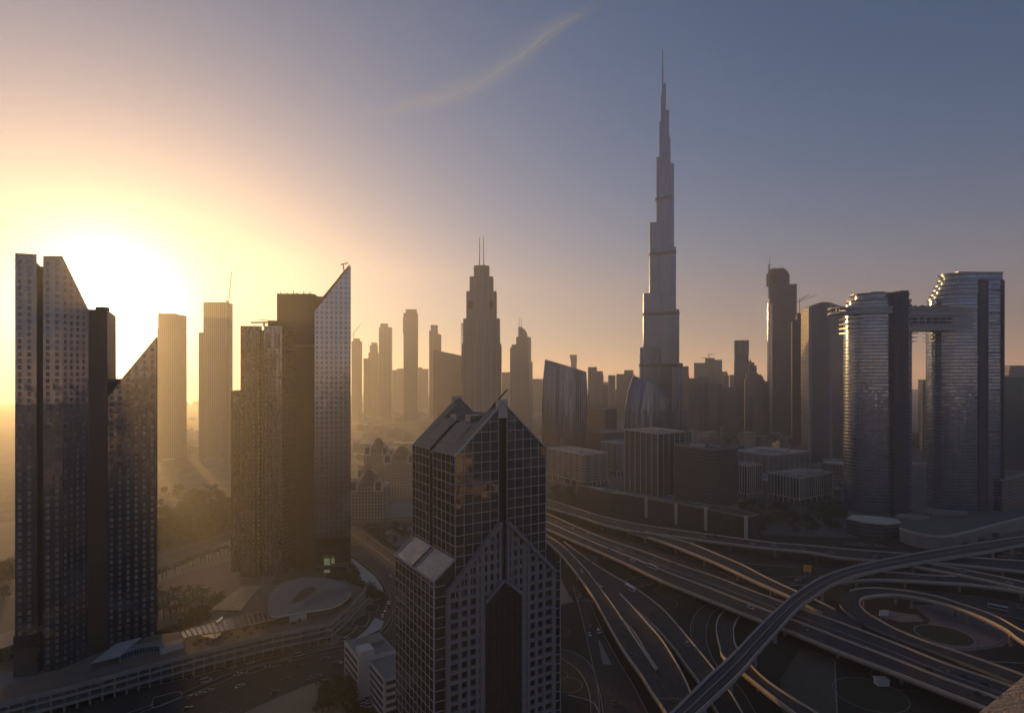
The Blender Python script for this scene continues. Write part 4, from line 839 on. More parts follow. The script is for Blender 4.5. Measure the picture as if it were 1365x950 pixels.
# twin round hotel towers joined by a sky bridge: one thing, since they share the bridge
YL, YR = 690.0, 705.0
hot_skin = facade('round_hotel_skin', (.2, .24, .32), (.27, .35, .5), 3.0, 3.95, .88, .78, wrough=.3, grough=.1, gmetal=.88, wmetal=.5, tilt=.025, wave=.012, tone=.75, curtain=.03)
SV = thing('hotel', 'pair of round-fronted glass hotel towers joined near the top by a sky bridge', 'building', (PX(1235, YL), YL, 0))
slabm = plain('slab_edge', (.2, .215, .25), .28, .55, var=.12)
def plan(x0, x1, Y, kind):
    X0, X1 = PX(x0, Y), PX(x1, Y); w = X1-X0; d = w*.66; P = []
    if kind == 'L':
        cx, cy_ = (X0+X1)/2, Y+d/2
        for i in range(40): t_ = math.pi+2*math.pi*i/40; P.append((cx+w/2*math.copysign(abs(math.cos(t_))**.8, math.cos(t_)), cy_+d/2*math.copysign(abs(math.sin(t_))**.9, math.sin(t_))))
    else:
        r = w*.42; cx = X0+r; cy_ = Y+d/2
        for i in range(22): t_ = math.pi/2+math.pi*i/21; P.append((cx+r*math.cos(t_), cy_+d/2*math.sin(t_)))
        P += [(X1, Y+1.5), (X1, Y+d-1)]
    return P
def grow(P, e): cx = sum(p[0] for p in P)/len(P); cy_ = sum(p[1] for p in P)/len(P); return [(cx+(p[0]-cx)*(1+e/20), cy_+(p[1]-cy_)*(1+e/16)) for p in P]
PL, PR = plan(1143.5, 1229, YL, 'L'), plan(1257, 1338, YR, 'R')
zl, zr = PZ(404, YL), PZ(404, YR)
m = MB(); m.prism(PL, 0, zl); m.build('left_shaft', [hot_skin, roof_grey], SV, smooth=True, ang=30)
m = MB(); m.prism(PR, 0, zr); m.build('right_shaft', [hot_skin, roof_grey], SV, smooth=True, ang=30)
m = MB(); k = 0; z = 7.0
while z < zl: m.prism(grow(PL, .22), z, z+.42, 0, 0, 0); z += 3.95
m.build('left_floor_edge', slabm, SV)
m = MB(); z = 7.0
while z < zr: m.prism(grow(PR, .22), z, z+.42, 0, 0, 0); z += 3.95
m.build('right_floor_edge', slabm, SV)
# crown of the left tower
m = MB(); m.prism(plan(1147, 1227, YL+1, 'L'), zl, PZ(398, YL)); m.prism(plan(1153, 1222, YL+4, 'L'), PZ(398, YL), PZ(390, YL)); m.build('left_crown', [hot_skin, roof_grey], SV, smooth=True, ang=30)
m = MB(); m.prism(plan(1149.5, 1224.5, YL+2, 'L'), PZ(391, YL), PZ(389, YL), 0, 0, 0); m.prism(plan(1145.5, 1228.5, YL, 'L'), PZ(399.5, YL), PZ(397.5, YL), 0, 0, 0); m.prism(plan(1163, 1183, YL+12, 'L'), PZ(389, YL), PZ(386.5, YL), 0, 0, 0); m.build('crown_disc', steel, SV)
navy = plain('navy_fin', (.03, .04, .07), .5, .0, var=.12)
m = MB(); Xa, Xb = PX(1192, YL-6), PX(1200.5, YL-6); m.box(Xa, YL-5.5, 0, Xb, YL+18, PZ(391, YL)); m.box(Xb, YL-6, 0, PX(1207, YL), YL+18, PZ(388, YL)); m.build('navy_fin', navy, SV)
for i, y in enumerate((424, 430.5, 436.5, 443)): m = MB(); m.prism([(PX(1137+i*1.4, YL), YL+16), (PX(1150, YL), YL+3), (PX(1150, YL), YL+34), (PX(1140, YL), YL+34)], PZ(y, YL), PZ(y-1.4, YL), 0, 0, 0); m.build('terrace', slabm, SV)
for i, y in enumerate((443.5, 449, 454.5)): m = MB(); m.box(PX(1227, YL), YL+12, PZ(y, YL), PX(1233.5-i, YL), YL+30, PZ(y-1, YL)); m.build('terrace', slabm, SV); m = MB(); m.box(PX(1252.5+i*.5, YR), YR+12, PZ(y, YR), PX(1259, YR), YR+30, PZ(y-1, YR)); m.build('terrace', slabm, SV)
# stepped crown of the right tower
m = MB(); cr = [(1257.5, 404), (1262, 396.5), (1265, 390.5), (1267.5, 384.5), (1270, 378.5), (1273, 371.5), (1277, 365)]
for (x0, y0), (x1, y1) in zip(cr, cr[1:]+[(1277, 363)]): m.prism(plan(x0+1, 1338, YR, 'R'), PZ(y0, YR)+.02, PZ(y1, YR))
m.build('right_crown', [hot_skin, roof_grey], SV, smooth=True, ang=30)
m = MB()
for (x0, y0) in cr[1:]: m.prism(plan(x0-4.5, 1338.3, YR-1, 'R'), PZ(y0+.9, YR), PZ(y0-.5, YR), 0, 0, 0)
m.prism(plan(1271.5, 1338.6, YR-1, 'R'), PZ(364.5, YR), PZ(362.2, YR), 0, 0, 0); m.box(PX(1286, YR), YR+10, PZ(362, YR), PX(1303, YR), YR+22, PZ(360, YR)); m.build('crown_terrace', slabm, SV)
m = MB()
for xa, xb, pr in ((1304.5, 1308, -1.0), (1315, 1317, -.8), (1336.5, 1338.8, -.6), (1308, 1315, -.3)): m.box(PX(xa, YR), YR+pr, 0, PX(xb, YR), YR+3, PZ(373 if pr < -.5 else 372, YR))
m.build('vertical_fin', navy, SV)
m = MB()
for y in (386.5, 417, 431, 470, 520, 575): m.box(PX(1317.2, YR), YR+.9, PZ(y+1, YR), PX(1336.3, YR), YR+2.5, PZ(y-.6, YR))
m.build('dark_band', navy, SV)
# bridge
m = MB(); Xa, Xb = PX(1209, YL), PX(1262, YR); yb = YL+10
m.prism([(Xa, yb), (Xb, yb+4), (Xb, yb+30), (Xa, yb+30)], PZ(438.5, YL), PZ(409, YL)); m.prism([(PX(1262, YR), YR-.9), (PX(1296, YR), YR-.9), (PX(1296, YR), YR+6), (PX(1262, YR), YR+6)], PZ(439, YR), PZ(410, YR)); m.build('sky_bridge', [plain('bridge_cladding', (.3, .33, .38), .45, .3, var=.12, scale=.2), roof_grey], SV)
m = MB()
for y in (438.5, 432, 418.5, 411.5, 408.5): m.prism([(PX(1206, YL), yb-2.5), (Xb+2, yb+1.5), (PX(1288, YR), YR-2.2), (PX(1288, YR), YR+4), (Xb, yb+31), (PX(1206, YL), yb+31)], PZ(y+.9, YL), PZ(y-.9, YL), 0, 0, 0)
m.build('bridge_floor_edge', slabm, SV)
for k in range(7):
    for y in (423.5, 428.5): m = MB(); m.box(PX(1216+k*9.5, YL), yb-.6, PZ(y+1.3, YL), PX(1221+k*9.5, YL), yb+.6+k*.2, PZ(y-1.3, YL)); m.build('bridge_opening', dark_steel, SV)
m = MB()
for y0, y1 in ((417.5, 414.5), (410.5, 408)): m.prism([(PX(1116, YL), YL+14), (PX(1121, YL), YL+3), (PX(1160, YL), YL-1.5), (PX(1192, YL), YL-4.5), (PX(1192, YL), YL+30), (PX(1121, YL), YL+30)], PZ(y0, YL), PZ(y1, YL), 0, 0, 0)
for k in range(7): x = PX(1118+k*4.2, YL); m.box(x, YL+5, PZ(414.5, YL), x+.6, YL+6, PZ(410.5, YL))
m.prism([(PX(1131, YL), YL+8), (PX(1150, YL), YL+.2), (PX(1192, YL), YL-3.2), (PX(1192, YL), YL+20), (PX(1131, YL), YL+20)], PZ(414.6, YL), PZ(410.4, YL), 0, 0, 0)
m.build('viewing_deck', plain('deck_cladding', (.3, .33, .38), .45, .3, var=.12, scale=.2), SV)
m = MB()
for k in range(26): x = PX(1212+k*2.5, YL); m.box(x, yb+1.5, PZ(408, YL), x+.9, yb+3.5, PZ(406.8-random.random()*1.8, YL))
m.build('roof_garden', green_roof, SV)
m = MB(); m.bar((PX(1273, YR), YR+20, PZ(371, YR)), (PX(1266, YR), YR+20, PZ(363, YR)), .6); m.build('roof_crane', dark_steel, SV)
# podium of the hotel: curved white deck
t = thing('podium_building', 'low dark pavilion with a pale kidney-shaped roof at the foot of the round hotel towers', 'building', (*at(1165, 640), 0))
pp = [G(x, y, 16) for x, y in ((1128, 689.5), (1150, 695), (1178, 697.5), (1199, 695.5), (1192, 691), (1165, 687.5), (1135, 685.5))]
m = MB(); m.prism([(p.x, p.y) for p in pp], 0, 14.6); m.build('wall', [off_skin, roof_grey], t)
m = MB(); m.prism([(p.x*1.004, p.y) for p in pp], 14.6, 16, 0, 0, 0); m.build('roof', pale_concrete, t)
t = thing('podium_building', 'long curving white podium terrace sweeping right from the hotel pavilion', 'building', (*at(1270, 640), 0))
up_ = [(1199, 705), (1222, 712), (1250, 716), (1272, 714), (1300, 707), (1330, 699), (1372, 688)]; bk_ = [(1372, 680), (1330, 684), (1290, 690), (1240, 693), (1200, 694)]
pp = [G(x, y, 12) for x, y in up_+bk_]
m = MB(); m.prism([(p.x, p.y) for p in pp], 0, 12); m.build('wall', [concrete, dark_concrete], t)
m = MB(); q = [G(x, y, 12) for x, y in up_]; q = smooth_pts(q, 4)
for a, c in zip(q, q[1:]): m.bar((a.x, a.y, 12.8), (c.x, c.y, 12.8), 1.0, 1.8)
m.build('parapet', pale_concrete, t)
for x, y in ((1285, 724), (1307, 718.5), (1326, 712)): g_ = G(x, y, 7); m = MB(); m.box(g_.x-2.5, g_.y-2.5, 5, g_.x+2.5, g_.y-.4, 8.5); m.build('window', dark_steel, t)
m = MB(); c_ = G(1215, 689, 13)
for cxp, cyp, a_, b_ in ((1216, 690, 16, 10), (1262, 684, 22, 8)): c_ = G(cxp, cyp, 12.4); m.prism([(c_.x+a_*math.cos(i*math.pi/12), c_.y+b_*math.sin(i*math.pi/12)) for i in range(24)], 12, 14.5, 0, 0, 0)
m.build('roof_disc', roof_grey, t)
# ================================================================== GROUND PATCHES
verge, n, b = newmat('verge')
t_ = n.nodes.new('ShaderNodeTexCoord'); f1 = noise(n, t_.outputs['Object'], .018, 6, .6); f2 = noise(n, t_.outputs['Object'], .3, 4, .7)
c = mixc(n, mth(n, 'GREATER_THAN', f1, .52), (.012, .016, .008), (.026, .022, .018)); c = mixc(n, mth(n, 'MULTIPLY', f2, .6), c, (.012, .013, .009)); n.links.new(c, b.inputs['Base Color']); b.inputs['Roughness'].default_value = .95
sheet('ground_verge', [(440, 690), (600, 668), (760, 655), (860, 690), (1000, 712), (1120, 716), (1400, 716), (1700, 760), (1750, 1500), (520, 1500), (-300, 1500), (-350, 1020), (200, 905), (430, 860)], verge, .02)
sheet('downtown_ground', [(700, 606), (1200, 598), (1500, 600), (1520, 716), (1120, 716), (1000, 712), (860, 690), (760, 655), (700, 660)], plain('district_ground', (.12, .115, .112), .95, var=.5, scale=.02), .02)
sheet('forecourt', [(-60, 905), (140, 878), (205, 842), (330, 800), (460, 772), (500, 800), (448, 858), (360, 872), (200, 912), (-60, 985)], paving, .05)
sheet('plaza', [(204, 778), (236, 766), (294, 750), (312, 745), (324, 790), (278, 793), (250, 791), (204, 789)], red_paving, .06)
sheet('plaza_path', [(204, 768), (250, 750), (300, 722), (316, 716), (320, 745), (294, 750), (236, 766), (204, 778)], plain('sand_path', (.4, .3, .2), .95, var=.2, scale=.1), .055)
sheet('plaza_path', [(204, 789), (250, 791), (278, 793), (330, 785), (328, 800), (290, 815), (262, 838), (204, 850)], paving, .05)
sheet('sand_lot', [(318, 953), (359, 932), (424, 908), (446, 918), (460, 945), (470, 975), (300, 980)], sand, .08)
sheet('sand_lot', [(-40, 700), (60, 690), (60, 735), (20, 760), (-40, 770)], sand, .04)
# curved lawns and rings of the interchange
def ring(px, py, r0, r1, name, mat, z=.12, full=1.0):
    c_ = G(px, py); m = MB(); N = 48
    for i in range(N):
        a, b2 = 2*math.pi*i/N, 2*math.pi*(i+1)/N
        if r0 <= 0: m.face([(c_.x, c_.y, z), (c_.x+r1*math.cos(a), c_.y+r1*math.sin(a), z), (c_.x+r1*math.cos(b2), c_.y+r1*math.sin(b2), z)])
        else: m.face([(c_.x+r*math.cos(t), c_.y+r*math.sin(t), z) for r, t in ((r0, a), (r1, a), (r1, b2), (r0, b2))])
    return struct(m.build(name, mat))
kerbm = plain('kerb_stone', (.3, .28, .26), .9, var=.2)
for px, py, r in ((745, 841.5, 7.2), (742, 899, 6.0), (756, 912, 8.0), (880, 803, 12), (893, 788, 11), (1195, 905, 12), (1160, 925, 17), (930, 770, 9)): ring(px, py, r-.3, r, 'kerb_ring', kerbm); ring(px, py, 0, r-.3, 'lawn', lawn, .09)
sheet('paved_garden', [(1214, 806), (1250, 806), (1300, 820), (1345, 842), (1352, 852), (1335, 862), (1290, 868), (1262, 864), (1225, 846), (1240, 826)], plain('pink_paving', (.16, .13, .135), .9, var=.3, scale=.15), .09)
ring(1258, 846, 0, 15, 'lawn', lawn, .13); ring(1258, 846, 15, 15.6, 'kerb_ring', kerbm, .14)
sheet('paved_garden', [(1176, 812), (1224, 820), (1232, 828), (1200, 829), (1170, 820)], paving, .13)
sheet('dry_grass', [(1068, 862), (1114, 878), (1118, 955), (1045, 955), (1040, 905)], plain('dry_grass', (.085, .075, .055), .95, var=.4, scale=.3), .1)
sheet('paving', [(744, 764), (757, 790), (765, 802), (748, 806), (735, 806), (735, 764)], plain('tan_ground', (.3, .2, .15), .95, var=.2), .1)
sheet('lawn', [(1016, 757), (1066, 756), (1120, 760), (1120, 766), (1030, 766)], lawn, .2)
sheet('lawn', [(775, 668), (800, 664), (812, 676), (861, 696), (850, 698), (810, 688)], lawn, .2)
def kerb_line(pts, name='kerb', w=.5, h=.25, mat=None, z=0.0):
    P = smooth_pts([G(x, y, z) for x, y in pts], 5); m = MB()
    for a, c_ in zip(P, P[1:]): m.bar((a.x, a.y, z+h/2+.05), (c_.x, c_.y, z+h/2+.05), w, h+.1)
    return struct(m.build(name, mat or kerbm))
for pts in ([(833, 773), (848, 782), (872, 777)], [(833, 773), (868, 766), (878, 768)], [(1113, 880), (1114, 915), (1116, 955)], [(1268, 864), (1300, 862), (1330, 856), (1352, 844)], [(735, 806), (748, 804), (764, 802)],
            [(1300, 880), (1330, 882), (1370, 884)], [(757, 926), (790, 936), (800, 955)]): kerb_line(pts)
# ================================================================== ROADS AND FLYOVERS
tar = road_mat('asphalt_road', (.028, .025, .028)); tar2 = road_mat('asphalt_ground', (.022, .02, .022), line=.35)
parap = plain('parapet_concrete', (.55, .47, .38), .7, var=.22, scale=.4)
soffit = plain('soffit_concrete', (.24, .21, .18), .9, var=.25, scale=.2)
ROADS = {}
def edges(A, B, z, n_):
    zs = z if isinstance(z, (list, tuple)) else [z]*2
    def conv(E):
        k = len(E); return resample(smooth_pts([G(x, y, zs[0]+(zs[-1]-zs[0])*i/(k-1)) for i, (x, y) in enumerate(E)], 8), n_)
    return conv(A), conv(B)
def surface(m, a, b_, mi=0, f0=0.0, f1=1.0, dz=0.0, flip=False):
    v = 0
    up = (a[1]-a[0]).cross(b_[0]-a[0]).z > 0
    for i in range(len(a)-1):
        L = ((a[i+1]+b_[i+1])/2-(a[i]+b_[i])/2).length
        p = [a[i].lerp(b_[i], f0), a[i+1].lerp(b_[i+1], f0), a[i+1].lerp(b_[i+1], f1), a[i].lerp(b_[i], f1)]; w = (a[i]-b_[i]).length
        uv = [(w*f0, v), (w*f0, v+L), (w*f1, v+L), (w*f1, v)]
        if up == flip: p = p[::-1]; uv = uv[::-1]
        m.face([(q.x, q.y, q.z+dz) for q in p], uv, mi); v += L
def groundroad(key, A, B, z=.16, n_=60, mat=None, name='road', marks=True):
    a, b_ = edges(A, B, 0, n_)
    m = MB(); surface(m, a, b_, 0, dz=z)
    o = struct(m.build(name, mat or tar2)); ROADS[key] = (a, b_, z)
    m = MB()
    for E in (a, b_):
        for p, q in zip(E, E[1:]): m.bar((p.x, p.y, z-.02), (q.x, q.y, z-.02), .35, .28)
    struct(m.build('kerb', kerbm)); return o
def flyover(key, name, label, A, B, z, n_=70, par=((0, 1), (0, 1)), thick=1.7, pillars=34, mids=(), skip=(), ph=1.05, pr=1.0):
    a, b_ = edges(A, B, z, n_); t = thing(name, label, 'flyover', (a[n_//2].x, a[n_//2].y, 0)); ROADS[key] = (a, b_, a[0].z)
    m = MB(); surface(m, a, b_, 0); m.build('road_deck', tar, t)
    m = MB(); surface(m, a, b_, 0, .0, 1.0, dz=-thick, flip=True)
    for E in (a, b_):
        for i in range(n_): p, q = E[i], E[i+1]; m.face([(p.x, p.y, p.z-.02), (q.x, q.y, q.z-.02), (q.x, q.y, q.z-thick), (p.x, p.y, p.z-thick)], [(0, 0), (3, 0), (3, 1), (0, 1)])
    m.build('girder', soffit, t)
    for E, O, (s0, s1) in ((a, b_, par[0]), (b_, a, par[1])):
        if s1 <= s0: continue
        m = MB()
        for i in range(int(s0*n_), int(s1*n_)):
            p, q = E[i], E[i+1]; ip = (O[i]-p).normalized()*.45; iq = (O[i+1]-q).normalized()*.45
            P4 = [(p-ip*.3), (q-iq*.3), (q+iq), (p+ip)]
            zt = ph
            m.face([(c_.x, c_.y, c_.z+zt) for c_ in P4] if (P4[1]-P4[0]).cross(P4[2]-P4[1]).z > 0 else [(c_.x, c_.y, c_.z+zt) for c_ in P4][::-1])
            m.face([(P4[0].x, P4[0].y, P4[0].z-.5), (P4[1].x, P4[1].y, P4[1].z-.5), (P4[1].x, P4[1].y, P4[1].z+zt), (P4[0].x, P4[0].y, P4[0].z+zt)])
            m.face([(P4[3].x, P4[3].y, P4[3].z), (P4[2].x, P4[2].y, P4[2].z), (P4[2].x, P4[2].y, P4[2].z+zt), (P4[3].x, P4[3].y, P4[3].z+zt)])
        m.build('parapet', parap, t)
    for f, w_, h_, mt in mids:
        m = MB()
        for i in range(n_): p, q = a[i].lerp(b_[i], f), a[i+1].lerp(b_[i+1], f); m.bar((p.x, p.y, p.z+h_/2), (q.x, q.y, q.z+h_/2), w_, h_)
        m.build('median_barrier', mt, t)
    L = sum(((a[i+1]+b_[i+1])/2-(a[i]+b_[i])/2).length for i in range(n_)); acc = pillars*.5; tot = 0
    for i in range(n_):
        tot += ((a[i+1]+b_[i+1])/2-(a[i]+b_[i])/2).length
        if tot > acc and pillars:
            acc += pillars
            if any(s0 < i/n_ < s1 for s0, s1 in skip): continue
            c_ = a[i].lerp(b_[i], .5); w = (a[i]-b_[i]); wl = w.length; w.normalize(); m = MB()
            k = 1 if wl < 14 else 2
            for j in range(k):
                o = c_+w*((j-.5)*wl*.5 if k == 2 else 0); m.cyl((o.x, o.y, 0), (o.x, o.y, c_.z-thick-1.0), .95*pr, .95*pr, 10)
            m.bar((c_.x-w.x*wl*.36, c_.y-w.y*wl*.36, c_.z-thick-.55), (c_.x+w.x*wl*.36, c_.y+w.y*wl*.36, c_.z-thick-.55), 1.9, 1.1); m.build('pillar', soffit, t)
    return t
# ground roads first
groundroad('front', [(700, 668), (760, 690), (830, 712), (905, 738), (960, 762), (1010, 785)], [(700, 680), (760, 702), (830, 726), (895, 750), (950, 776), (1000, 800)], .12)
groundroad('cross', [(860, 726), (960, 735), (1080, 745), (1200, 752), (1300, 757), (1420, 764)], [(860, 737), (960, 748), (1080, 757), (1200, 762), (1300, 768), (1420, 776)], .14)
groundroad('cross2', [(960, 772), (1060, 768), (1130, 770), (1200, 784), (1300, 795), (1420, 815)], [(970, 784), (1060, 780), (1130, 780), (1200, 797), (1300, 812), (1420, 838)], .16)
groundroad('service_west', [(763.6, 780), (775.4, 822), (783.8, 857), (792, 894), (800, 925), (806, 965)], [(784, 798), (802, 839), (822.5, 877.5), (842.7, 911), (861, 946.6), (872, 968)], .18)
groundroad('slip', [(735, 862), (760, 868), (782, 880), (795, 905), (800, 955)], [(735, 871), (752, 880), (772, 895), (785, 920), (788, 955)], .2)
groundroad('under_loop', [(948, 802), (930, 814.5), (922.7, 827.4), (920.3, 842), (927, 864), (945, 892), (975, 930), (990, 960)], [(965, 806), (949.3, 817.7), (942.9, 830.6), (941.2, 843.5), (942.9, 859.6), (955, 885.4), (985, 915), (1010, 955)], .22)
groundroad('highway', [(-120, 1075), (60, 1003), (200, 944.6), (249.8, 927), (324.5, 897), (374, 883.6), (424, 872), (481, 862), (540, 850), (600, 838)], [(60, 1075), (190, 1010), (324.5, 951), (359, 935), (390, 921), (424, 908), (455, 902), (490, 897), (545, 893), (600, 888)], .17)
groundroad('service_north', [(-60, 985), (110, 932), (230, 908), (360, 876), (448, 858), (478, 828), (492, 806)], [(-120, 1060), (60, 985), (200, 940), (320, 893), (420, 868), (500, 847), (526, 812)], .1)
groundroad('avenue', [(430, 690), (452, 715), (464, 734.6), (495, 759), (514, 783), (521, 800), (523, 828), (505, 850)], [(455, 682), (478, 700), (500, 716), (526.5, 734.6), (550, 765), (560, 800), (560, 830), (545, 856)], .14)
groundroad('district_road', [(466, 697.7), (500, 694), (540, 690), (600, 682)], [(466, 706), (500, 702), (540, 697), (600, 690)], .19)
for pts in ([(478, 703), (505, 724), (545, 752)], [(470, 712), (500, 733), (530, 756)]): kerb_line(pts, 'median_kerb', 1.6, .3, paving, .1)
sheet('pavement', [(462, 738), (478, 750), (500, 768), (510, 783), (512, 797), (500, 801), (488, 800), (492, 790), (484, 780), (470, 765), (460, 752)], pale_concrete, .21)
sheet('pavement', [(500, 712), (527, 704), (560, 700), (560, 728), (528, 728)], paving, .2)
for pts in ([(489, 806), (504, 806), (500, 816), (486, 813)], [(476, 824), (492, 818), (487, 834), (470, 832)], [(458, 842), (476, 836), (463, 847), (450, 848)], [(205, 930), (238, 922), (240, 929), (205, 943)], [(330, 893), (352, 886), (352, 891), (330, 898)], [(360, 885), (385, 878), (386, 882), (362, 889)]): sheet('planting_bed', pts, lawn, .3); kerb_line(pts+[pts[0]], z=.1)
sheet('pavement', [(500, 823), (512, 828), (508, 838), (480, 851), (468, 856), (490, 838)], pale_concrete, .24)
# gore hatching on the ground road
m = MB()
for i in range(24):
    y = 853+i*1.35; w = 1.5+i*.28; p, q = G(798+(y-853)*.30-w/2, y, .2), G(798+(y-853)*.30+w, y+.5, .2); m.bar(p, q, .28, .02)
struct(m.build('road_marking', white_paint))
flyover('loop_low', 'flyover', 'narrow sunlit curved ramp passing under the rail viaduct at lower right', [(975, 806), (960.6, 819.3), (955, 830.6), (955, 845), (959, 861), (963.8, 875.7), (989.6, 896.7), (1017, 919), (1057, 950), (1090, 975)],
        [(992, 812), (983, 825.8), (978.3, 837), (979, 853), (983, 864.5), (999, 884.6), (1017, 903), (1041, 921), (1087, 950), (1125, 975)], [1.2, 8.0], pillars=26, skip=((0, .35),))
flyover('n3', 'flyover', 'wide dark ramp in the road fan, right of the sunlit forked ramp', [(752, 722), (767.6, 733.7), (791, 751), (819.7, 768.4), (851, 787), (879.8, 808.5), (901, 830.6), (922, 855.6), (950, 890), (975, 925), (995, 960)],
        [(744, 727), (757, 741), (775, 760), (800, 781), (830, 800), (852.8, 818), (874.7, 838), (897.7, 864), (912, 883.8), (930, 908), (962, 960)], 4.6, pillars=30, ph=.9)
flyover('n1', 'flyover', 'long sunlit ramp curving down past the gabled tower, left arm of the fork', [(712, 706), (728, 713), (748.7, 726.6), (767.6, 744.7), (783.4, 762), (797.6, 781), (815.8, 805), (839.4, 840.5), (859.6, 870.8), (883, 906), (905, 935), (925, 965)],
        [(712, 713), (728, 721), (744, 735), (759.7, 753.4), (777, 776), (793, 800), (804, 820), (829, 864), (852.8, 897.7), (868, 922), (884.8, 946.6), (895, 965)], 7.0, par=((0, .86), (0, 1)))
flyover('n2', 'flyover', 'sunlit right arm of the fork, joining the long ramp near the bottom edge', [(812, 778), (834, 799), (859.6, 827), (881.5, 852), (900, 881), (915, 909.5), (925, 935), (938, 965)],
        [(800, 784), (815, 806), (832, 829), (846, 845), (863, 873), (884, 904.5), (900, 932), (915, 965)], 6.9, par=((.12, 1), (.3, .72)))
flyover('m', 'highway_viaduct', 'broad elevated highway with central barrier, running diagonally to the lower right corner', [(690, 670), (728, 684), (766, 701), (804, 717), (854.5, 734), (905, 752.6), (959, 770.8), (1006, 789), (1066.7, 811), (1122.6, 831), (1194, 858), (1261, 885), (1345, 914), (1430, 946)],
        [(690, 689), (728, 704.5), (759.7, 718.7), (794.5, 733.7), (838.7, 753.4), (883, 774.7), (943, 799), (1012.6, 826.8), (1060, 844.8), (1116, 868), (1192, 897), (1250, 919.7), (1320, 947), (1400, 980)], 8.0, n_=110,
        mids=((.34, .5, .7, plain('blue_grey_rail', (.2, .22, .27), .6, .2, var=.1)), (.56, .8, 1.05, parap)), pillars=36)
flyover('s1', 'flyover', 'long upper flyover sweeping left to right below the podium blocks', [(690, 655), (728, 665), (770.8, 678.4), (807, 689.5), (856, 699.7), (905, 706.8), (974.7, 716.3), (1030, 723.4), (1080, 727.4), (1133.7, 732.5), (1194, 737), (1260, 741), (1365, 748), (1450, 754)],
        [(690, 665), (728, 676), (771, 688), (801, 698), (846.6, 708.5), (880, 712.5), (927, 718.7), (967, 724), (1022, 730.5), (1080, 736), (1116, 742.5), (1167, 747), (1256, 751), (1365, 762), (1450, 770)], 8.6, n_=100, par=((0, 1), (0, 1)))
flyover('s2', 'flyover', 'sunlit branch flyover dropping from the upper flyover towards the rail viaduct', [(848, 704.8), (880, 714), (919.5, 724), (959, 740), (990.5, 753.4), (1022, 770), (1060.8, 788), (1088, 800), (1120, 815.8), (1150, 829)],
        [(838, 708.5), (875, 719.5), (911.6, 733), (959, 752.6), (1006, 774.7), (1050.5, 794.5), (1076.8, 808), (1105, 822), (1140, 838)], [8.5, 8.08], n_=60, par=((.06, .93), (.1, .9)), pillars=38)
flyover('t2', 'flyover', 'short link flyover at far right behind the rail viaduct', [(1215, 747), (1238.8, 751.5), (1283.5, 759.3), (1328, 768), (1365, 776), (1430, 790)], [(1208, 752), (1230, 757), (1279, 766), (1320, 774.5), (1360, 784), (1430, 800)], 9.2, n_=36, pillars=34)
flyover('t1', 'flyover', 'gently curving flyover with cars above the loop ramp', [(1120, 766), (1150, 763.5), (1185, 762.6), (1238.8, 767), (1297, 770), (1345, 781), (1430, 800)], [(1120, 777), (1149, 773), (1185, 773), (1261, 777), (1306, 780.5), (1365, 789.4), (1430, 806)], 7.2, n_=50, pillars=36)
flyover('loop', 'flyover', 'teardrop loop ramp at lower right with sunlit inner edge', [(1450, 880), (1365, 842), (1328, 821.8), (1283.5, 806), (1238.8, 792.8), (1185, 785), (1149.4, 784.3), (1124.8, 790.6), (1119, 801.7), (1124, 811), (1133, 818), (1150, 829.5), (1194, 848), (1261, 873), (1320, 896), (1400, 927)],
        [(1450, 902), (1365, 856.5), (1341.6, 839.7), (1305.8, 821.8), (1261, 806), (1216.4, 795.5), (1185, 792.8), (1154, 796), (1146, 801.7), (1148, 809), (1158, 818.5), (1170, 825.5), (1194, 838.6), (1234, 855), (1283.5, 871.6), (1328, 887), (1400, 913)], [8.6, 7.9], n_=110, par=((0, .5), (0, 1)), pillars=34)
# ------------------------------------------------------------------ rail viaduct
A = [(850, 985), (894.5, 949), (920, 924), (948, 897), (976.7, 871), (1013.8, 832), (1041, 806.4), (1060, 790.6), (1093.5, 769.3), (1133.7, 754.8), (1194, 741.4), (1254.4, 731), (1305.8, 722.4), (1365, 713.5), (1440, 704)]
B = [(890, 985), (928, 950), (953, 927), (985, 897), (1013, 865), (1038, 837), (1062, 811), (1083, 795), (1115, 775), (1157, 761.5), (1217, 749.5), (1275, 740), (1320, 733), (1365, 724), (1440, 713)]
a, b_ = edges(A, B, 13.2, 110)
t = thing('rail_viaduct', 'tall slim railway viaduct curving over all the roads on single grey piers', 'viaduct', (a[55].x, a[55].y, 0)); ROADS['rail'] = (a, b_, 13.2)
ballast = plain('track_bed', (.055, .05, .055), .9, var=.35, scale=.6)
m = MB(); surface(m, a, b_, 0, .06, .94, dz=-.9); m.build('track_bed', ballast, t)
m = MB()
for f in (.2, .3, .66, .76):
    for i in range(110): p, q = a[i].lerp(b_[i], f), a[i+1].lerp(b_[i+1], f); m.bar((p.x, p.y, p.z-.72), (q.x, q.y, q.z-.72), .16, .2)
m.build('rail', steel, t)
m = MB()
for i in range(110): p, q = a[i].lerp(b_[i], .48), a[i+1].lerp(b_[i+1], .48); m.bar((p.x, p.y, p.z-.55), (q.x, q.y, q.z-.55), .9, .6)
m.build('centre_walkway', soffit, t)
vc = plain('viaduct_concrete', (.36, .34, .32), .8, var=.15, scale=.25)
for E, O in ((a, b_), (b_, a)):
    m = MB()
    for i in range(110):
        p, q = E[i], E[i+1]; ip = (O[i]-p).normalized(); iq = (O[i+1]-q).normalized(); prof = [(0.5, -2.9), (-.25, -.9), (-.3, .25), (.35, .25), (.5, -.9)]
        for (x0, z0), (x1, z1) in zip(prof, prof[1:]): m.face([tuple(p+ip*x0+Vector((0, 0, z0))), tuple(q+iq*x0+Vector((0, 0, z0))), tuple(q+iq*x1+Vector((0, 0, z1))), tuple(p+ip*x1+Vector((0, 0, z1)))])
    m.build('side_wall', vc, t)
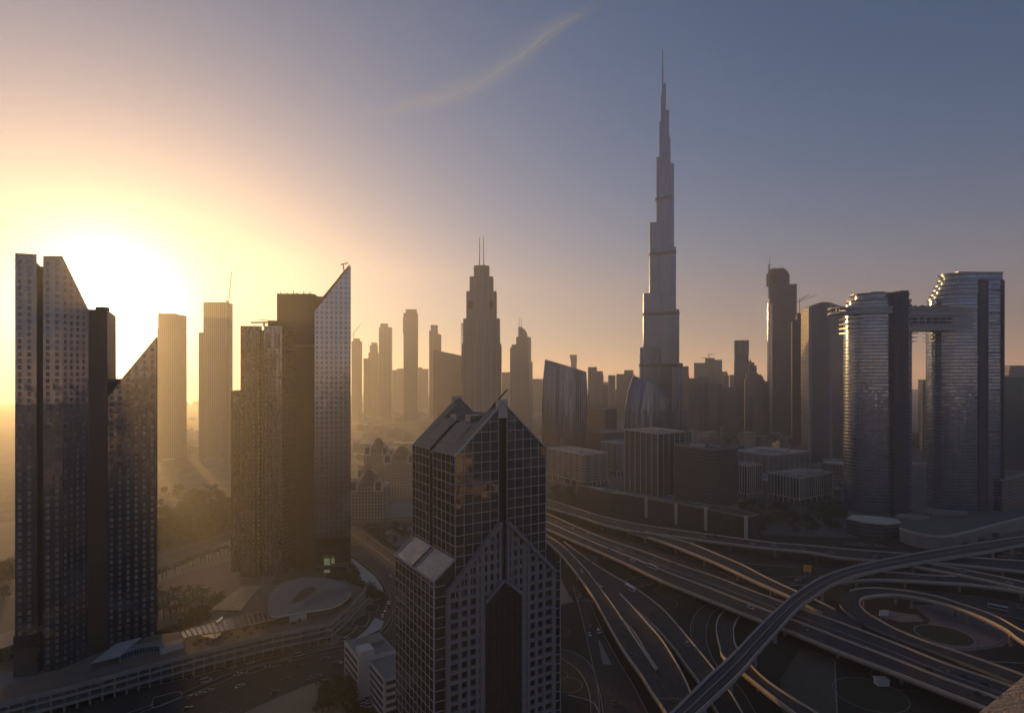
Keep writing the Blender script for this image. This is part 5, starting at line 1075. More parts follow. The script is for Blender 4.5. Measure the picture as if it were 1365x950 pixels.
m = MB(); surface(m, a, b_, 0, .04, .96, dz=-2.9, flip=True); m.build('girder', vc, t)
for px_, py_ in ((953, 965), (984, 926.5), (1010.9, 887), (1038, 858.5), (1077, 826), (1114.3, 806), (1146.7, 786), (1182.5, 778), (1221.3, 768), (1252, 760), (1284.6, 752.5), (1319, 745), (1345, 740)):
    g_ = G(px_, py_, 0); i = min(range(111), key=lambda k: (a[k].lerp(b_[k], .5)-Vector((g_.x, g_.y, 13.2))).length); c_ = a[i].lerp(b_[i], .5); w = (a[i]-b_[i]).normalized(); m = MB()
    m.cyl((c_.x, c_.y, 0), (c_.x, c_.y, 8.6), 1.05, 1.0, 14)
    m.prism([(c_.x-w.x*1.4-w.y*1.0, c_.y-w.y*1.4+w.x*1.0), (c_.x+w.x*1.4-w.y*1.0, c_.y+w.y*1.4+w.x*1.0), (c_.x+w.x*1.4+w.y*1.0, c_.y+w.y*1.4-w.x*1.0), (c_.x-w.x*1.4+w.y*1.0, c_.y-w.y*1.4-w.x*1.0)], 8.4, 9.4, 0, 0, 0)
    m.bar((c_.x-w.x*3.2, c_.y-w.y*3.2, 9.8), (c_.x+w.x*3.2, c_.y+w.y*3.2, 9.8), 2.2, 1.1); m.build('pier', vc, t, smooth=False)
# ================================================================== CAR-PARK PODIUM AND PAVILION ROOF, LOWER LEFT
ptop = [(-90, 970), (10.7, 937.5), (100, 915), (230, 880), (300, 862), (360, 848), (441, 831.7), (463, 812.6), (488, 785)]
PT = [G(x, y, 11) for x, y in ptop]; back = [G(x, y, 11) for x, y in ((466, 777), (330, 800), (262, 838), (205, 846), (150, 862), (60, 900), (-90, 940))]
t = thing('parking_podium', 'three-level open car-park podium with a terrace roof, along the lower left', 'building', (PT[4].x, PT[4].y, 0))
m = MB(); m.prism([(p.x, p.y) for p in PT]+[(p.x, p.y) for p in back], 9.9, 11, 0, 1, 0)
m.build('terrace_roof', [concrete, plain('terrace', (.17, .125, .095), .9, var=.35, scale=.15)], t)
cen = Vector((sum(p.x for p in PT+back)/16, sum(p.y for p in PT+back)/16, 0))
def inset(P, e):
    out = []
    for i, p in enumerate(P):
        d = (P[min(i+1, len(P)-1)]-P[max(i-1, 0)]); nrm = Vector((-d.y, d.x, 0)).normalized(); out.append(Vector((p.x+nrm.x*e, p.y+nrm.y*e, p.z)))
    return out
m = MB()
for zc_, th in ((7.0, 1.2), (3.4, 1.2)):
    O_ = inset(PT, -.6 if zc_ < 5 else -.2); I_ = inset(PT, 9)
    for (p, q, r_, s_) in zip(O_, O_[1:], I_[1:], I_): m.prism([(p.x, p.y), (q.x, q.y), (r_.x, r_.y), (s_.x, s_.y)], zc_, zc_+th, 0, 0, 0)
m.build('floor_slab', concrete, t)
m = MB(); I_ = inset(PT, 6)
for p, q in zip(I_, I_[1:]): m.wall((p.x, p.y), (q.x, q.y), 0, 0, 10, 10)
m.build('inner_wall', dark_concrete, t)
m = MB(); Rs = resample(PT, 46); Ri = inset(Rs, .9)
for p in Ri: m.box(p.x-.35, p.y-.35, 0, p.x+.35, p.y+.35, 9.9)
m.build('column', concrete, t)
m = MB()
for p, q in zip(PT, PT[1:]): m.bar((p.x, p.y, 11.6), (q.x, q.y, 11.6), .5, 1.3)
m.build('parapet', concrete, t)
# teardrop pavilion roof
ell = [(357, 806), (362, 789), (374.7, 777), (397, 770.5), (422, 769), (448, 773), (464, 780), (468, 790), (458, 801), (440, 809), (414, 813), (385, 818), (362, 820)]
hole = [(387, 804), (394, 795), (403, 785), (412, 782.8), (421, 783.5), (417, 790), (408, 796.5), (396, 802)]
EP = smooth_pts([G(x, y, 15.5) for x, y in ell+[ell[0]]], 5)[:-1]; HP = smooth_pts([G(x, y, 15.5) for x, y in hole+[hole[0]]], 5)[:-1]
t = thing('pavilion', 'teardrop-shaped pale roof with a dark slanted opening, beside the sail tower', 'building', (EP[0].x, EP[0].y, 0))
m = MB(); m.prism([(p.x, p.y) for p in EP], 14.3, 15.5, 0, 1, 0); m.build('roof', [pale_concrete, roof_grey], t)
m = MB(); m.prism([(p.x, p.y) for p in HP], 15.4, 15.56, 0, 0); m.build('roof_opening', dark_steel, t)
m = MB(); ce = Vector((sum(p.x for p in EP)/len(EP), sum(p.y for p in EP)/len(EP), 0)); m.prism([((p.x-ce.x)*.94+ce.x, (p.y-ce.y)*.94+ce.y) for p in EP], 10.5, 14.3, 0, 0); m.build('glazed_wall', off_skin, t)
m = MB()
for k in range(14):
    x = 398+k*4.6; y0, y1 = 789-k*.8+abs(k-6)*.3, 811-k*1.4; p, q = G(x+10, y0, 15.7), G(x-3, y1, 15.7)
    if k > 1: m.bar(p, q, .35, .3)
m.build('roof_rib', steel, t)
# pergola
t = thing('pergola', 'grid-topped square pergola roof left of the teardrop pavilion', 'pergola', tuple(G(310, 800, 0)))
pg = [G(283.7, 811.6, 13), G(320, 812, 13), G(346.8, 781.6, 13), G(323, 781.6, 13)]
m = MB()
for i in range(11): f = i/10; m.bar(pg[0].lerp(pg[3], f), pg[1].lerp(pg[2], f), .9, .7)
for i in range(9): f = i/8; m.bar(pg[0].lerp(pg[1], f), pg[3].lerp(pg[2], f), .9, .6)
m.build('roof_grid', plain('pergola_tan', (.42, .34, .22), .8, var=.15), t)
m = MB(); m.prism([(p.x, p.y) for p in pg], 11.6, 12.0, 0, 0, 0); m.build('roof_panel', plain('pergola_panel', (.13, .1, .07), .9, var=.2), t)
m = MB()
for p in pg: m.cyl((p.x, p.y, 0), (p.x, p.y, 12.6), .5, .5, 8)
m.build('post', concrete, t)
# striped curved canopy
ctop = [(240, 842), (249, 838), (275, 831), (301, 824), (330, 818.5), (360, 814), (389, 810)]; cbot = [(245, 851), (254, 848), (279, 844), (301, 840), (330, 833), (360, 826), (389, 819)]
ca_, cb2 = edges(ctop, cbot, 14, 44)
t = thing('canopy', 'long curved glass canopy with pale cross ribs in front of the pergola', 'canopy', (ca_[20].x, ca_[20].y, 0))
m = MB(); surface(m, ca_, cb2, 0); m.build('glass_roof', plain('canopy_glass', (.12, .11, .1), .2, .3, var=.2), t)
m = MB()
for i in range(0, 45, 2): m.bar(ca_[i]+Vector((0, 0, .3)), cb2[i]+Vector((0, 0, .3)), .35, .35)
m.build('rib', concrete, t)
m = MB()
for E in (ca_, cb2):
    for p, q in zip(E, E[1:]): m.bar(p, q, .4, .5)
    for i in range(0, 45, 6): m.bar(E[i], (E[i].x, E[i].y, 11), .35)
m.build('frame', concrete, t)
def sail_shade(label, pts, z, mat):
    P = [G(x, y, z) for x, y in pts]; t = thing('shade_sail', label, 'shade sail', (P[0].x, P[0].y, 0)); m = MB(); m.prism([(p.x, p.y) for p in P], z-.25, z, 0, 0, 0); m.build('fabric', mat, t)
    m = MB()
    pass
    for p in P: m = MB(); m.cyl((p.x, p.y, 0), (p.x, p.y, z-.2), .2, .2, 6); m.build('post', steel, t)
sail_shade('white triangular shade sail on the terrace below the striped canopy', [(268, 847), (296, 839), (293, 847), (284, 850)], 11.9, white_paint)
sail_shade('small bright white shade sail above the striped canopy', [(287, 828), (297, 820), (297, 824), (290, 829)], 15, white_paint)
sail_shade('large grey diamond entrance canopy at the foot of the slanted dark tower', [(120, 884), (155, 857), (188, 849), (160, 874)], 14, roof_pale)
t = thing('entrance_pavilion', 'low blue-glazed pavilion under the grey diamond canopy', 'building', tuple(G(175, 880, 0)))
m = MB(); P = [G(x, y, 13) for x, y in ((158, 874), (190, 864), (214, 862), (216, 855), (170, 860))]; m.prism([(p.x, p.y) for p in P], 5, 13.5, 0, 1); m.build('wall', [facade('blue_wall', (.1, .12, .14), (.05, .16, .3), 1.4, 5, .75, .8, grough=.2), roof_grey], t)
t = thing('roof_box', 'grey plant box on the terrace right of the dark towers', 'plant room', tuple(G(225, 870, 11)))
m = MB(); P = [G(x, y, 13.6) for x, y in ((214, 866), (245, 857), (244, 852), (213, 860))]; m.prism([(p.x, p.y) for p in P], 11, 14.4, 0, 1); m.build('wall', [pale_concrete, roof_grey], t)
t = thing('roof_box', 'pale plant box on the terrace in front of the teardrop roof', 'plant room', tuple(G(398, 824, 11)))
m = MB(); P = [G(x, y, 13.6) for x, y in ((386.5, 824), (409, 819), (408, 814), (385, 819))]; m.prism([(p.x, p.y) for p in P], 11, 14.0, 0, 1); m.build('wall', [pale_concrete, roof_pale], t)
t = thing('round_kiosk', 'small glazed oval pavilion at the far left foot of the twin-bladed tower', 'building', tuple(G(16, 870, 0)))
c_ = G(14, 868, 0); m = MB(); m.prism([(c_.x+10*math.cos(i*math.pi/10), c_.y+16*math.sin(i*math.pi/10)) for i in range(20)], 0, 8, 0, 1); m.build('wall', [teal, roof_grey], t)
# ================================================================== WHITE OFFICE AT THE BOTTOM
t = thing('office_building', 'small white office building with dark ribbon windows at the bottom, left of the gabled tower', 'building', (*at(512, 282), 0), math.radians(GA))
def wb(x0, y0, z0, x1, y1, z1, nm, mt): m = MB(); m.box(x0, y0, z0, x1, y1, z1); m.build(nm, mt, t, local=True)
wcl = plain('white_cladding', (.55, .52, .49), .7, var=.08, scale=.3)
wb(0, 0, 0, 14, 22, 19, 'wall', wcl); wb(-5, 22, 0, 14, 46, 21, 'rear_wall', wcl); wb(-4.4, 22.6, 21, 13.4, 45.4, 21.2, 'roof', roof_grey); wb(.6, .6, 19, 13.4, 21.5, 19.2, 'roof', roof_grey)
for k in range(5):
    wb(-.12, 1.5, 2.2+k*3.5, .1, 20, 3.9+k*3.5, 'ribbon_window', off_skin); wb(-5.12, 24, 3+k*3.6, -4.9, 44.5, 4.8+k*3.6, 'ribbon_window', off_skin); wb(1, -.12, 2.2+k*3.5, 13, .1, 3.9+k*3.5, 'ribbon_window', off_skin)
wb(-4, 22.0, 21.2, 3, 30, 24.4, 'stair_house', wcl); wb(5, 32, 21.2, 12, 42, 23, 'plant_box', roof_grey)
# ================================================================== PALE DOMED APARTMENT HOUSES
villa = facade('villa_skin', (.40, .32, .24), (.10, .085, .08), 3.4, 3.5, .42, .55, wrough=.8, grough=.3, gmetal=.3, tilt=.01, band=(14, .06, (.5, .42, .33)))
tile = plain('clay_roof', (.2, .13, .10), .9, var=.2, scale=.3)
def domed(label, x0, x1, ybase, yeave, ytop):
    Y = YG(ybase); X0, X1 = PX(x0, Y), PX(x1, Y); w = X1-X0; ze = PZ(yeave, Y); zt = PZ(ytop, Y); d = w*.8
    t = thing('apartment_house', label, 'building', ((X0+X1)/2, Y, 0))
    m = MB(); c_ = w*.12; m.prism([(X0+c_, Y), (X1-c_, Y), (X1, Y+c_), (X1, Y+d-c_), (X1-c_, Y+d), (X0+c_, Y+d), (X0, Y+d-c_), (X0, Y+c_)], 0, ze); m.build('wall', [villa, roof_grey], t)
    m = MB(); m.box(X0-.5, Y-.5+c_*.4, ze-1.4, X1+.5, Y+d, ze-.5); m.build('cornice', pale_concrete, t)
    m = MB(); cx, cy_ = (X0+X1)/2, Y+d/2; r0 = w*.36; prev = None
    for k in range(9):
        a_ = k/8*math.pi/2; r_ = r0*(1.12 if k < 2 else 1-.1*k if k < 6 else .42-.05*(k-5) if k < 8 else .02)+.2; z = ze+(zt-ze)*k/8; rg = [(cx+r_*math.cos(i*math.pi/8), cy_+r_*.9*math.sin(i*math.pi/8), z) for i in range(16)]
        if prev:
            for i in range(16): j = (i+1) % 16; m.face([prev[i], prev[j], rg[j], rg[i]])
        prev = rg
    m.build('dome_roof', tile, t, smooth=True, ang=60)
    for sx in (-1, 1):                                             # arched corner gables
        m = MB(); gx = cx+sx*w*.34; P = [(gx+w*.13*math.cos(q), ze+(zt-ze)*.55*math.sin(q)) for q in [math.pi*i/10 for i in range(11)]]
        m.face([(p[0], Y-.6, p[1]) for p in P][::-1]); m.face([(p[0], Y+4, p[1]) for p in P])
        for p, q in zip(P, P[1:]): m.face([(p[0], Y-.6, p[1]), (q[0], Y-.6, q[1]), (q[0], Y+4, q[1]), (p[0], Y+4, p[1])])
        m.box(gx-w*.13, Y-.6, ze-6, gx+w*.13, Y+4, ze); f_ = m.build('arched_gable', pale_concrete, t)
        m = MB(); m.prism([(gx+w*.075*math.cos(i*math.pi/8), Y-.75+.01*math.sin(i*math.pi/8)) for i in range(1)]*0+[(gx-w*.07, Y-.8), (gx+w*.07, Y-.8), (gx+w*.07, Y-.62), (gx-w*.07, Y-.62)], ze-4, ze+(zt-ze)*.3, 0, 0); m.build('arch_window', off_skin, f_, local=False) if False else m.build('arch_window', off_skin, t)
domed('pale domed apartment house beside the sail tower, nearest and largest of the domed ones', 463, 512, 698, 648, 628.5)
domed('hazy domed apartment house, farthest of the three behind the blue-roofed hall', 484, 519, 655, 601, 585)
domed('hazy domed apartment house touching the gabled tower, behind the blue-roofed hall', 509, 556, 668, 612, 596)
domed('low domed house between the nearest domed house and the far one', 476, 500, 668, 630, 618)
t = thing('hall', 'low hall with a dull blue roof between the domed house and the gabled tower', 'building', tuple(G(530, 692, 0)))
P = [G(x, y, 8) for x, y in ((513, 676), (514, 688), (560, 684), (560, 668), (528, 668))]; m = MB(); m.prism([(p.x, p.y) for p in P], 0, 8, 0, 1); m.build('wall', [villa, plain('blue_roof', (.10, .15, .18), .7, var=.2)], t)
# ================================================================== LOW-RISE DISTRICTS IN THE HAZE
rr = random.Random(11)
lowm = [facade('lowrise_skin_a', (.34, .27, .2), (.08, .07, .065), 3.6, 3.4, .4, .5, wrough=.9, grough=.4, gmetal=.2, tilt=.01), facade('lowrise_skin_b', (.24, .2, .17), (.07, .07, .07), 4.2, 3.4, .5, .5, wrough=.9, grough=.4, gmetal=.2, tilt=.01), facade('lowrise_skin_c', (.42, .36, .3), (.1, .09, .09), 3.0, 3.4, .4, .45, wrough=.9, grough=.4, gmetal=.2, tilt=.01)]
def lowrise(n_, x0, x1, Y0, Y1, h0, h1, w0, w1, label, group, ok=lambda px, Y: True):
    L = []
    for _ in range(n_*6):
        if len(L) >= n_: break
        px = rr.uniform(x0, x1); Y = Y0*(Y1/Y0)**rr.random(); X = PX(px, Y)
        if not ok(px, Y) or any(math.hypot(X-q[0], Y-q[1]) < (w0+w1)*.62 for q in L): continue
        L.append((X, Y, px))
    L.sort(key=lambda q: q[2])
    for i, (X, Y, px) in enumerate(L):
        w, d, h = rr.uniform(w0, w1), rr.uniform(w0, w1), rr.uniform(h0, h1); m = MB(); q = rr.choice((GA, GA, 12, 50)); u, v = direction(q), direction(q+90)
        def B_(a0, a1, b0, b1, z0, z1): m.prism([(X+u[0]*a+v[0]*b2, Y+u[1]*a+v[1]*b2) for a, b2 in ((a0, b0), (a1, b0), (a1, b1), (a0, b1))], z0, z1)
        B_(0, w, 0, d, 0, h)
        if rr.random() < .7: B_(w*.15, w*.55, d*.2, d*.7, h, h+rr.uniform(2, 4))
        if rr.random() < .5: B_(w*.05, w*.3, -d*.35, 0.0, 0, h*.6)
        o = m.build('low_rise_building', [rr.choice(lowm), rr.choice((roof_grey, roof_pale))]); tag(o, label % nth(i), 'building', group)
lowrise(110, 470, 725, 950, 3200, 7, 20, 14, 34, 'hazy low building behind the gabled tower, %s from the left', 'low buildings in the haze left of the needle tower', lambda px, Y: not (549 < px < 725 and Y < 1250))
lowrise(28, 208, 318, 1000, 3000, 6, 16, 14, 34, 'golden hazy low building beyond the park, %s from the left there', 'low buildings beyond the park')
lowrise(150, 725, 1080, 1120, 3000, 8, 30, 14, 34, 'grey low building under the far skyline, %s from the left', 'low buildings under the far skyline')
lowrise(26, 985, 1130, 780, 1050, 6, 14, 14, 30, 'dark low building by the pale piered tower, %s from the left there', 'low buildings by the pale pier tower')
lowrise(22, 1130, 1365, 800, 1700, 8, 30, 18, 40, 'grey low building seen past the round hotel towers, %s from the left', 'low buildings behind the round hotel')
# ================================================================== VEGETATION
leaf = plain('tree_leaf', (.05, .065, .025), .8, var=.5, scale=1.2); frond_m = plain('palm_frond', (.055, .065, .025), .75, var=.4, scale=2.0); bark = plain('bark', (.12, .085, .06), .95, var=.3, scale=2)
def make_tree(seed, hgt=8.0, rad=4.0):
    r = random.Random(seed); t = thing('tree', 'tree', 'tree'); m = MB(); m.cyl((0, 0, 0), (0, 0, hgt*.45), .3, .2, 7)
    for k in range(5): a = k*1.26+r.random(); m.cyl((0, 0, hgt*.35), (rad*.55*math.cos(a), rad*.55*math.sin(a), hgt*.7), .14, .05, 5)
    m.build('trunk', bark, t, local=True)
    m = MB(); cl_ = [(r.gauss(0, rad*.42), r.gauss(0, rad*.42), hgt*(.62+r.uniform(-.2, .28))) for _ in range(13)]
    for c_ in cl_:
        s = rad*r.uniform(.28, .5)
        for _ in range(42):
            d = Vector((r.gauss(0, 1), r.gauss(0, 1), r.gauss(0, .75))).normalized()*s*r.uniform(.55, 1.08); p = Vector(c_)+d; q = .22+.3*r.random()
            a = Vector((r.gauss(0, 1), r.gauss(0, 1), r.gauss(0, 1))).normalized(); b2 = a.cross(d).normalized(); a = b2.cross(a).normalized()
            m.face([p-a*q-b2*q*.6, p+a*q-b2*q*.6, p+a*q+b2*q*.6, p-a*q+b2*q*.6])
    m.build('crown', leaf, t, local=True); return Proto(t)
def make_palm(seed):
    r = random.Random(seed); t = thing('palm_tree', 'palm', 'palm tree'); m = MB(); m.cyl((0, 0, 0), (.15, .1, 6.4), .3, .2, 8); m.cyl((.15, .1, 6.3), (.15, .1, 7.0), .38, .2, 8); m.build('trunk', bark, t, local=True)
    m = MB()
    for k in range(22):
        a = k*2*math.pi/22*1.0+r.uniform(-.15, .15); el = r.uniform(-.35, 1.1); P = []; L = r.uniform(2.6, 3.3)
        for j in range(6): s = j/5; P.append(Vector((.15+math.cos(a)*L*s*math.cos(el*(1-s*.7)), .1+math.sin(a)*L*s*math.cos(el*(1-s*.7)), 6.9+L*s*math.sin(el)-1.5*s*s)))
        side = Vector((-math.sin(a), math.cos(a), 0))
        for j in range(5):
            w0, w1 = .42*math.sin(math.pi*(j/5*.85+.12)), .42*math.sin(math.pi*((j+1)/5*.85+.12))
            for sg in (-1, 1): m.face([P[j], P[j+1], P[j+1]+side*sg*w1-Vector((0, 0, .22)), P[j]+side*sg*w0-Vector((0, 0, .22))])
    m.build('crown', frond_m, t, local=True); return Proto(t)
trees = [make_tree(1), make_tree(2, 9.5, 5.0), make_tree(3, 6.5, 3.4)]; palms = [make_palm(5), make_palm(6)]
def plant(protos, pts, label, group, z=0.0, s0=.85, s1=1.2):
    for i, (x, y) in enumerate(sorted(pts)):
        g_ = G(x, y, z); rr.choice(protos).put((g_.x, g_.y, z), rr.uniform(0, 6.28), label % nth(i), group, rr.uniform(s0, s1))
plant(palms, [(210, 776), (217, 772), (222, 770), (233, 765), (243, 761), (247, 759.5), (251, 757), (257, 755), (262, 752), (268, 752), (273, 749), (278, 748), (283, 747), (288, 745), (293, 742), (299, 740), (303, 738), (308, 742)], 'palm in the single back row above the red plaza, %s from the left', 'palms in a row behind the plaza', 0, 1.0, 1.25)
plant(palms, [(209, 801), (216, 803), (223, 806), (230, 801), (238, 800), (246, 803), (252, 799), (258, 804), (264, 799), (270, 803), (276, 799), (211, 811), (218, 814), (226, 816), (233, 811), (240, 815), (248, 811), (255, 815), (262, 811), (269, 812), (210, 822), (218, 824), (227, 825), (236, 823), (246, 824)], 'palm in the dense grove below the red plaza, %s from the left', 'palms in the grove below the plaza', 0, 1.05, 1.35)
plant(trees, [(252, 835), (257, 830), (262, 828), (268, 825), (272, 820), (278, 815), (284, 811), (289, 806), (293, 802), (247, 840), (240, 843), (256, 840), (266, 833), (274, 828)], 'round tree in the slanting line beside the palm grove, %s from the left', 'trees along the palm grove', 0, .7, 1.1)
plant(trees, [(463, 752), (466, 757), (469, 762), (472, 767), (475, 771), (468, 768), (473, 776), (478, 776), (480, 781), (484, 784), (476, 784), (466, 748), (470, 773)], 'dark tree in the wedge between sail tower and avenue, %s from the left', 'trees between the sail tower and avenue', 0, .6, .9)
plant(trees, [(490, 797), (494, 794), (498, 793), (502, 796), (506, 799), (497, 799), (490, 788), (503, 801), (509, 800)], 'dark tree in the round bed by the curved pavement, %s from the left', 'trees in the round bed', 0, .6, .95)
plant(trees, [(430, 936), (436, 928), (445, 925), (452, 932), (460, 938), (448, 944), (438, 946), (466, 930), (458, 922), (470, 945), (430, 950), (482, 912), (470, 916)], 'dark tree by the sandy lot at the bottom edge, %s from the left', 'trees beside the sandy lot', 0, .8, 1.2)
plant(trees, [(rr.uniform(443, 467), rr.uniform(797, 808)) for _ in range(16)]+[(436, 812), (441, 810), (446, 812), (452, 806)], 'shrub-like tree on the curved terrace edge of the pavilion, %s from the left', 'small trees on the pavilion terrace', 11, .28, .42)
plant(trees, [(rr.uniform(255, 430), 0) for _ in range(0)]+[(260+i*8.2, 862-i*2.0+rr.uniform(-6, 4)) for i in range(20)], 'small bush on the car-park terrace, %s from the left', 'bushes on the car-park terrace', 11, .18, .32)
pk = []
while len(pk) < 95:
    x, y = rr.uniform(206, 322), rr.uniform(656, 738)
    if y > 742-(x-206)*.28 or (y < 676 and rr.random() < .5): continue
    if (x-222)**2/200+(y-682)**2/50 < 1: continue
    pk.append((x, y))
plant(trees, pk, 'hazy tree in the park beyond the red plaza, %s from the left', 'trees in the park', 0, 1.1, 1.9)
plant(trees, [(rr.uniform(-6, 18), rr.uniform(760, 800)) for _ in range(10)], 'dark tree at the far left edge behind the twin-bladed tower, %s from the left', 'trees at the far left edge', 0, 1.0, 1.5)
pk = [(rr.uniform(905, 1080), rr.uniform(578, 606)) for _ in range(40)]+[(rr.uniform(985, 1125), rr.uniform(676, 712)) for _ in range(64)]+[(rr.uniform(735, 812), rr.uniform(656, 672)) for _ in range(16)]
plant(trees, pk, 'dark tree among the streets round the grid of offices, %s from the left', 'trees round the offices', 0, .9, 1.5)
plant(trees, [(rr.uniform(500, 560), rr.uniform(704, 728)) for _ in range(14)]+[(rr.uniform(513, 548), rr.uniform(655, 668)) for _ in range(12)], 'tree in the verges near the blue-roofed hall, %s from the left', 'trees near the blue-roofed hall', 0, .7, 1.1)
for lst in (trees, palms):
    for p in lst:
        if not p.used:
            for c_, gs in p.tree: bpy.data.objects.remove(c_)
            bpy.data.objects.remove(p.root)
# ================================================================== CARS
tyre_m = plain('tyre_rubber', (.02, .02, .02), .9, var=.1); glass_c = plain('car_glass', (.02, .025, .03), .1, .4, var=.1); headl = plain('headlight_glass', (.7, .7, .66), .2, .4, var=.05)
def car_paint(name, c):
    m, n, b = newmat(name); b.inputs['Base Color'].default_value = rgb(c); b.inputs['Roughness'].default_value = .3; b.inputs['Metallic'].default_value = .3; b.inputs['Coat Weight'].default_value = .6; return m
PAINT = [('white', car_paint('white_car_paint', (.5, .49, .48))), ('silver', car_paint('silver_car_paint', (.28, .28, .29))), ('black', car_paint('black_car_paint', (.025, .025, .03))), ('grey', car_paint('grey_car_paint', (.16, .16, .17)))]
def make_car(paint, kind):
    L, W, Hb, Hr = {'car': (4.7, 1.85, .95, 1.5), 'suv': (4.9, 1.95, 1.1, 1.85), 'bus': (11.0, 2.5, 1.2, 3.0), 'van': (5.6, 2.0, 1.2, 2.2)}[kind]
    t = thing({'car': 'car', 'suv': 'car', 'bus': 'bus', 'van': 'van'}[kind], 'x', {'car': 'car', 'suv': 'car', 'bus': 'bus', 'van': 'van'}[kind])
    prof = {'car': [(-.5, .32), (-.5, .62), (-.46, .85), (-.3, .92), (.22, .9), (.44, .78), (.5, .6), (.5, .32)], 'suv': [(-.5, .35), (-.5, 1.0), (-.46, 1.1), (.2, 1.08), (.46, .98), (.5, .7), (.5, .35)],
            'bus': [(-.5, .35), (-.5, 2.9), (-.49, 3.0), (.47, 3.0), (.5, 2.8), (.5, .35)], 'van': [(-.5, .35), (-.5, 1.15), (.3, 1.15), (.48, 1.0), (.5, .35)]}[kind]
    m = MB(); P = [(x*L, z) for x, z in prof]
    m.face([(x, -W/2, z) for x, z in P][::-1]); m.face([(x, W/2, z) for x, z in P])
    for p, q in zip(P, P[1:]+P[:1]): m.face([(p[0], -W/2, p[1]), (q[0], -W/2, q[1]), (q[0], W/2, q[1]), (p[0], W/2, p[1])])
    m.build('body', paint, t, local=True)
    m = MB()
    if kind == 'bus': m.box(-L*.47, -W/2-.02, 1.3, L*.48, W/2+.02, 2.5); m.build('window', glass_c, t, local=True)
    else:
        zb_, zt, f0, f1, r0, r1 = {'car': (.9, 1.42, -.36, .2, -.24, .06), 'suv': (1.06, 1.8, -.48, .24, -.44, .1), 'van': (1.12, 2.1, -.49, .36, -.48, .22)}[kind]
        w0, w1 = W/2*.94, W/2*.78; lo = [(f0*L, -w0), (f1*L, -w0), (f1*L, w0), (f0*L, w0)]; hi = [(r0*L, -w1), (r1*L, -w1), (r1*L, w1), (r0*L, w1)]
        for i in range(4): j = (i+1) % 4; m.face([(*lo[i], zb_), (*lo[j], zb_), (*hi[j], zt), (*hi[i], zt)])
        m.build('window', glass_c, t, local=True); m = MB(); m.box(r0*L, -w1, zt-.02, r1*L, w1, zt+.06); m.build('roof', paint, t, local=True)
    for sx in (-.31, .31):
        for sy in (-1, 1): m = MB(); m.cyl((sx*L, sy*(W/2-.24), .34), (sx*L, sy*(W/2+.02), .34), .34, .34, 12); m.build('wheel', tyre_m, t, local=True)
    for sy in (-1, 1): m = MB(); m.box(L/2-.06, sy*W*.36-.2, .62, L/2+.02, sy*W*.36+.2, .78); m.build('headlight', headl, t, local=True)
    return Proto(t)
CARS = {}
def car(kind, ci): 
    k = (kind, ci)
    if k not in CARS: CARS[k] = make_car(PAINT[ci][1], kind)
    return CARS[k]
lamps_todo = []
def traffic(key, pts, where, group, flip=False, park=False):
    a, b2, _ = ROADS[key]
    for i, p in enumerate(sorted(pts)):
        x, y = p[0], p[1]; kind = p[2] if len(p) > 2 else rr.choice(('car', 'car', 'suv')); ci = p[3] if len(p) > 3 else rr.choice((0, 0, 0, 1, 2, 3))
        z = a[0].z if key not in ('loop',) else 8
        zz = (a[0].z if a[0].z > .5 else ROADS[key][2]); g_ = G(x, y, zz); k = min(range(len(a)-1), key=lambda j: ((a[j]+b2[j])/2-g_).length); d = ((a[k+1]+b2[k+1])-(a[k]+b2[k]))
        h = math.atan2(d.y, d.x)+(math.pi if flip else 0)+(math.pi/2 if park else 0)
        nm = {'car': 'car', 'suv': 'tall car', 'bus': 'bus', 'van': 'van'}[kind]
        car(kind, ci).put((g_.x, g_.y, zz+.01), h, '%s %s %s, %s from the left' % (PAINT[ci][0], nm, where, nth(i)), group)
def rnd_cars(key, n_, f=(.2, .8), s=(.05, .95)):
    a, b2, z = ROADS[key]; out = []
    for _ in range(n_):
        i = int(rr.uniform(*s)*(len(a)-1)); p = a[i].lerp(b2[i], rr.choice((rr.uniform(f[0], f[0]+.15), rr.uniform(f[1]-.15, f[1])))); zz = p.z if p.z > .5 else z; px, py = CX+F*p.x/p.y, HY+F*(H-zz)/p.y
        if all(abs(px-q[0]) > 7 for q in out) and -20 < px < 1400 and py < 960: out.append((px, py, rr.choice(('car', 'car', 'suv')), rr.choice((1, 2, 2, 3, 3))))
    return out
traffic('s1', rnd_cars('s1', 10)+[(732, 671.5, 'car', 0), (738, 673, 'car', 0), (785, 685.5, 'suv', 0), (818, 696, 'car', 0), (937, 716.5, 'suv', 0), (1003, 725, 'car', 0), (1032, 728, 'van', 0), (1108, 737, 'car', 0), (1169, 743.5, 'van', 0)], 'on the long upper flyover', 'vehicles on the upper flyover')
traffic('m', rnd_cars('m', 26)+[(763.7, 704, 'car', 0), (784, 711, 'car', 0), (825, 733, 'suv', 0), (842.6, 748, 'suv', 0), (869.5, 757, 'bus', 0), (1000, 811, 'suv', 0), (898, 753, 'van', 3), (1150, 862, 'car', 3), (1240, 893, 'car', 2), (953, 783, 'car', 2), (812, 733, 'car', 2)], 'on the broad elevated highway', 'vehicles on the elevated highway')
traffic('n1', rnd_cars('n1', 5)+[(775.5, 762, 'suv', 0), (830, 845, 'car', 2), (764, 746, 'car', 3)], 'on the left arm of the fork', 'vehicles on the long ramp')
traffic('n3', rnd_cars('n3', 7)+[(840, 786, 'bus', 0), (870, 818, 'car', 2)], 'on the wide dark ramp', 'vehicles on the wide dark ramp')
traffic('t1', rnd_cars('t1', 4)+[(1222, 768, 'car', 0), (1306, 774.5, 'suv', 0), (1349, 785, 'car', 0), (1160, 768, 'car', 1)], 'on the gently curving flyover', 'vehicles on the curving flyover')
